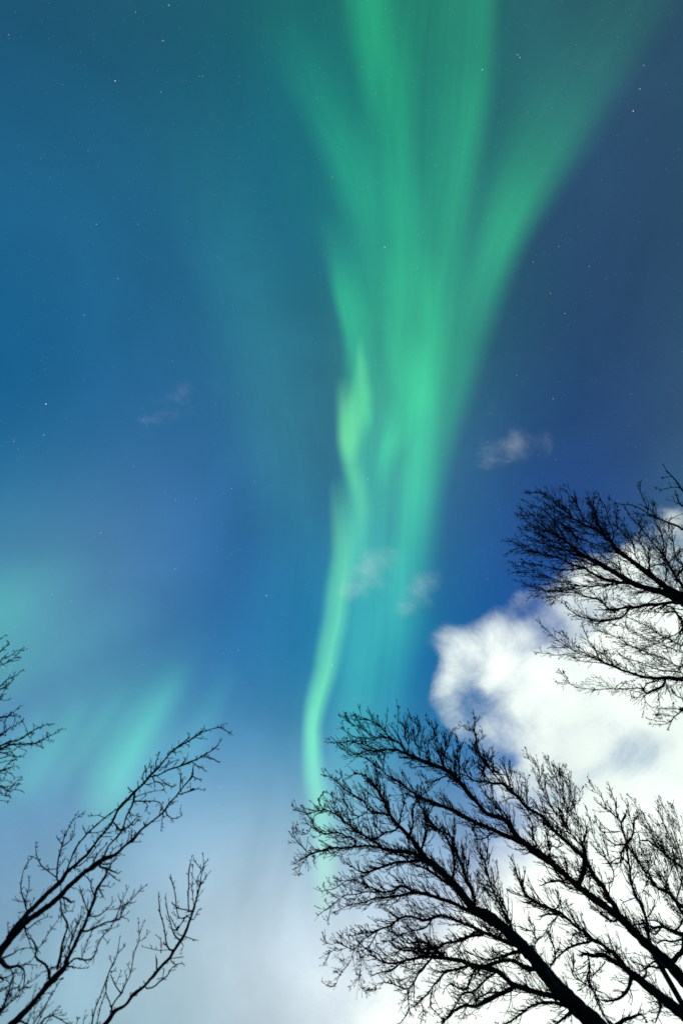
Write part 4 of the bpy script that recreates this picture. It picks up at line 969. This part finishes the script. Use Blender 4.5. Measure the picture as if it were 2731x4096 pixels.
Tree('birch leaning in from the lower left corner, its longest branch arching over the green patch', 9.5, 1.9,
     'I -160 1010 110/I 0 840 68/I 60 765 60/I 120 695 48/I 200 620 40/I 280 565 36/I 390 480 34/I 460 400 31/I 540 330 30/I 620 270 34/I 700 220 28/I 770 190 20/H 830 960 15/H 875 925 20/H 930 860 14/H 970 830 13/H 1020 790 10/H 1080 740 14/H 1110 690 11/H 1160 640 10/H 1190 600 9/H 1230 550 9/H 1270 500 12/H 1275 440 6',
     ['I 60 745 50/I 120 660 40/I 200 575 34/I 260 510 31/I 320 450 30/I 400 380 30/I 440 320 24/H 510 1080 19/H 580 1015 17/H 620 960 15/H 690 870 14/H 740 810 15/H 790 710 15/H 850 650 15/H 885 610 18/H 930 570 15/H 980 510 15/H 1030 460 14/H 1090 390 9/H 1130 345 9/H 1160 320 12/H 1230 280 10/H 1290 240 10/H 1340 210 8/H 1400 190 6/H 1450 180 8/H 1480 195 7/H 1530 228 4',
      'H 980 510 9/H 1050 495 9/H 1100 465 10/H 1180 440 10/H 1240 415 12/H 1290 395 9/H 1340 370 9/H 1400 335 7/H 1435 305 9/H 1450 275 4', 'H 1340 372 8/H 1400 385 7/H 1440 408 6',
      'H 1160 320 7/H 1210 280 7/H 1255 240 9/H 1250 228 4', 'H 1300 240 6/H 1340 200 5/H 1350 170 3', 'H 1450 182 6/H 1475 160 4', 'H 1270 410 7/H 1300 435 7/H 1330 445 7/H 1355 470 4', 'H 1190 435 7/H 1220 400 6/H 1240 370 3',
      'H 1268 500 8/H 1300 520 7/H 1332 522 4', 'H 1190 605 7/H 1195 520 8/H 1190 470 3', 'H 1170 630 7/H 1220 612 7/H 1260 598 10/H 1300 585 6/H 1345 595 3', 'H 1262 598 6/H 1255 550 3', 'H 1195 540 6/H 1220 505 3',
      'H 1100 735 9/H 1110 770 8/H 1150 785 6/H 1200 765 5/H 1192 725 3', 'H 1080 740 7/H 1070 800 4/H 1065 855 2', 'H 1120 690 6/H 1115 655 4', 'H 960 830 9/H 950 810 10/H 952 805 6', 'H 870 925 9/H 870 880 6/H 885 860 3',
      'H 1020 535 8/H 1060 545 8/H 1085 575 6/H 1060 540/H 1110 562 7/H 1140 572 6', 'H 1030 460 8/H 1030 415 6/H 1055 350 4', 'H 950 545 8/H 945 490 7/H 990 430 4/H 998 410 2', 'H 1000 500 7/H 1000 440 4', 'H 1050 470 6/H 1110 420 5/H 1165 398 3', 'H 885 610 8/H 850 585 7/H 845 580 4',
      'H 1160 330 5/H 1140 350 5/H 1190 340 3', 'H 890 612 15/H 880 680 12/H 840 760 10/H 820 820 9/H 797 880 14/H 740 940 9/H 712 970 10/H 690 1030 8/I 660 250 8', 'H 745 805 10/H 770 830 11/H 797 860 12/H 860 830 8/H 890 790 7/H 915 770 3', 'H 880 830 7/H 900 805 6/H 915 798 4',
      'H 850 740 7/H 870 760 5/H 920 770 3', 'H 885 668 9/H 940 670 9/H 980 670 8/H 1020 668 7/H 1060 680 7/H 1080 715 7/H 1082 735 6', 'H 950 672 7/H 975 690 5/H 970 730 4/H 985 750 2', 'H 900 640 6/H 980 610 5/H 1068 597 3',
      'I 440 310 12/H 460 1080 9/H 505 975 10/H 570 890 9/H 640 820 8/H 690 780 8/H 780 715 8', 'H 570 885 7/H 550 830 4', 'H 570 880 6/H 660 870 5/H 720 820 4', 'H 690 780 5/H 650 762 4/H 590 768 2',
      'I 380 360 11/H 380 1100 10/H 395 1010 9/H 412 960 9/H 435 890 6/H 480 800 5/H 517 738 2', 'H 412 958 6/H 375 900 3', 'H 415 965 5/H 480 910 4/H 495 830 3', 'H 480 800 4/H 555 738 2', 'H 415 970 5/H 450 940 5/H 485 905 4',
      'I 380 350 8/I 330 310 7/I 280 275 8/I 250 220 6/I 238 160 5/I 238 120 3', 'I 260 230 4/I 220 208 3/I 190 205 2', 'I 380 290 5/I 320 295 5',
      'I 185 580 9/I 160 500 9/I 140 420 7/I 150 330 5/I 178 255 6/I 215 212 2', 'I 175 560 6/I 175 480 5/I 192 420 6/I 195 350 3', 'I 190 580 5/I 220 500 3',
      'I 395 480 16/I 430 485 14/I 470 510 13/I 490 500 7', 'I 400 490 9/I 410 580 10/I 450 650 12/I 450 670 12/I 420 760 13/I 400 860 15/I 385 950 20', 'I 425 495 7/I 430 560 6/I 470 570 5/I 490 540 4',
      'I 170 690 9/I 180 740 9/I 220 760 10/I 240 820 12/I 236 880 13/I 280 905 14/I 320 950 15/I 325 1040 20', 'I 240 830 6/I 290 770 6/I 330 700 6/I 375 640 4/I 410 590 2', 'I 0 890 36/I 40 930 26/I 80 938 20/I 130 930 13/I 165 970 8/I 155 1080 6/I 120 1160 4',
      'I 100 930 7/I 180 920 6/I 240 925 3', 'I 60 930 9/I 90 1000 8/I 80 1100 6/I 40 1200 5', 'I 20 880 12/I 90 850 10/I 130 820 6/I 220 810 3', 'I 440 300 8/I 540 260 7/I 600 200 6/I 660 120 5/I 670 100 3', 'I 620 250 7/I 640 200 6/I 700 130 5',
      'I 720 215 7/I 760 150 5/I 800 140 3', 'I 150 640 9/I 180 690 8/I 240 640 7/I 310 605 3', 'I 60 720 7/I 52 640 3', 'I 660 280 14/I 700 290 12/I 760 310 9/I 780 320 5', 'I 680 260 9/I 740 250 7/I 770 210 4', 'I 700 300 7/I 760 350 6/I 790 368 2'],
     (30, 48, 2, .1, (.5, 1.2), 1.05), 41, leaves=0)

Tree('birch at the bottom left edge with a steep forked trunk below the arching branch', 8.5, 1.8,
     'I -20 1420 80/I 80 1320 60/I 160 1240 46/I 240 1150 40/I 290 1090 40/I 320 1050 44/I 370 1000 48/I 430 940 36/I 450 880 26/I 480 820 24/I 520 740 24/I 560 660 18/I 585 590 18/I 620 500 19/I 630 460 18/I 650 410 20/I 690 350 15/I 720 280 10/I 760 230 5',
     ['I 545 702 13/I 620 682 11/I 700 645 10/I 750 635 10/I 800 605 12/I 812 540 8/I 870 490 6/I 920 440 5/I 965 398 3', 'I 800 605 7/I 838 618 4', 'I 760 630 6/I 800 520 6/I 840 430 3', 'I 812 560 6/I 850 515 6/I 888 510 3', 'I 800 520 5/I 785 470 3',
      'I 750 640 7/I 730 690 7/I 680 730 6/I 640 820 8/I 610 880 10/I 560 890 10/I 500 880 11/I 450 930 9', 'I 700 700 4/I 775 670 3', 'I 680 740 4/I 712 770 2', 'I 540 880 7/I 600 720 6/I 620 680 6', 'I 450 935 9/I 480 935 8/I 520 945 6/I 578 945 3', 'I 560 895 6/I 575 910 4',
      'I 590 600 8/I 650 602 7/I 700 560 6/I 740 520 6/I 742 480 3', 'I 700 560 4/I 790 550 4/I 810 520 3', 'I 580 575 8/I 555 500 8/I 530 430 8/I 525 400 4', 'I 555 510 6/I 540 440 4', 'I 625 470 9/I 600 400 9/I 600 370 8/I 560 330 5', 'I 650 410 9/I 680 470 8/I 665 480 5',
      'I 455 860 8/I 470 760 7/I 520 640 6/I 540 560 4', 'I 400 960 9/I 410 860 8/I 440 780 6/I 480 700 5/I 550 600 4/I 555 560 2', 'I 420 940 8/I 450 820 6/I 490 730 5/I 510 650 4', 'I 640 420 6/I 680 400 6/I 730 410 3', 'I 330 1030 14/I 340 950 12/I 370 940 8',
      'I -120 1350 40/I 0 1240 16/I 60 1180 10/I 110 1140 7/I 150 1080 6/I 200 1070 3', 'I 0 1260 10/I 50 1120 8/I 100 960 5', 'I 60 1180 6/I 140 1080 5/I 230 1020 4/I 280 970 2', 'I -60 1160 16/I 20 1080 8/I 70 1060 6/I 40 1020 4/I 0 1040 3',
      'I -80 1300 16/I 20 1200 9/I 80 1080 7/I 130 1070 6/I 160 960 4', 'I 250 1340 10/I 290 1280 8/I 340 1260 7/I 405 1238 3', 'I 210 1330 8/I 270 1240 6/I 330 1140 5/I 380 1060 4/I 403 1020 2', 'I 240 1330 7/I 300 1200 5/I 350 1100 3', 'I 290 1330 6/I 350 1240 4/I 390 1195 2',
      'I 170 1330 6/I 240 1200 4/I 290 1090 2', 'I 490 1330 6/I 515 1280 3', 'I 545 1330 5/I 560 1265 3', 'I -40 980 10/I 30 1010 6/I 80 990 4'],
     (26, 60, 2, .5, (.35, .9), 1.0), 43, leaves=0)

Tree('smallest birch in view, one slim upright branch standing alone left of the bottom centre', 10.5, 1.9,
     'I 600 1420 44/I 700 1313 32/I 760 1230 24/I 830 1190 18/I 870 1140 16/I 900 1110 17/I 960 1060 17/I 1010 1000 19/I 1060 940 19/I 1120 880 18/I 1150 830 19/I 1180 780 19/I 1215 730 19/I 1245 650 15/I 1270 580 14/I 1300 480 11/I 1318 410 10/I 1328 340 6/I 1345 280 4/I 1340 195 3',
     ['I 1248 570 10/I 1245 450 8/I 1250 300 9/I 1258 250 5/I 1266 208 3', 'I 1245 560 8/I 1210 558 7/I 1170 545 7/I 1140 515 9', 'I 1250 600 7/I 1190 620 7/I 1165 540 7/I 1160 470 8/I 1150 420 6/I 1132 365 8/I 1128 332 4', 'I 1318 410 6/I 1350 360 6/I 1388 310 2', 'I 1330 290 6/I 1280 235 4', 'I 1315 410 6/I 1300 360 5/I 1330 300 5/I 1355 240 6/I 1370 235 3',
      'I 1105 810 11/I 1092 720 9/I 1075 640 8/I 1058 580 8/I 1050 500 6/I 1050 450 5', 'I 1160 740 10/I 1135 680 7/I 1120 620 7/I 1105 560 6/I 1098 500 6/I 1098 460 3', 'I 1120 640 5/I 1095 600 3', 'I 1170 690 8/I 1210 630 7/I 1240 600 6', 'I 1215 735 8/I 1180 720 7/I 1130 610 5',
      'I 1230 740 6/I 1270 755 5/I 1305 762 3', 'I 1285 620 6/I 1310 560 6/I 1328 550 3', 'I 1280 530 6/I 1270 400 5/I 1275 280 3', 'I 1250 420 4/I 1300 380 3/I 1300 470 3',
      'I 745 1240 12/I 740 1200 12/I 770 1150 9/I 800 1110 12/I 830 1050 7/I 855 1000 7/I 865 960 6/I 885 860 6/I 895 825 8/I 920 760 6/I 918 700 5/I 915 620 3', 'I 925 770 5/I 950 750 4/I 985 708 2', 'I 918 730 4/I 945 650 3', 'I 865 970 5/I 842 920 3', 'I 840 1020 5/I 825 965 3', 'I 800 1110 8/I 760 1050 6/I 735 990 6', 'I 765 1050 4/I 800 965 2',
      'I 600 1400 16/I 620 1250 9/I 655 1150 8/I 690 1060 8/I 720 970 8/I 740 930 9/I 770 870 6/I 785 800 5/I 790 752 3', 'I 770 860 5/I 800 825 6/I 828 798 3', 'I 720 970 5/I 765 965 4', 'I 740 920 4/I 728 870 2', 'I 640 1340 8/I 665 1200 6/I 700 1110 6/I 705 1040 6', 'I 735 1200 8/I 705 1120 6/I 700 1060 5',
      'I 745 1210 6/I 730 1190 8', 'I 830 1190 9/I 880 1110 9/I 930 1080 8', 'I 955 1075 9/I 990 1080 8/I 1030 1060 8/I 1060 1030 11/I 1105 995 8/I 1140 940 6/I 1200 912 5', 'I 1075 1010 6/I 1040 1015 5', 'I 1130 880 6/I 1200 872 5', 'I 1125 890 6/I 1150 920 6/I 1170 920 3',
      'I 1065 830 4/I 1010 820 4/I 950 805 3', 'I 1065 850 6/I 1065 760 4/I 1030 728 2', 'I 1035 960 9/I 1035 900 12/I 1030 870 5', 'I 965 1055 6/I 948 1030 5', 'I 1080 990 5/I 1085 950 4', 'I 1200 780 6/I 1210 800 4/I 1190 850 3'],
     (60, 40, 2, .5, (.35, .9), 1.0), 47, leaves=0)
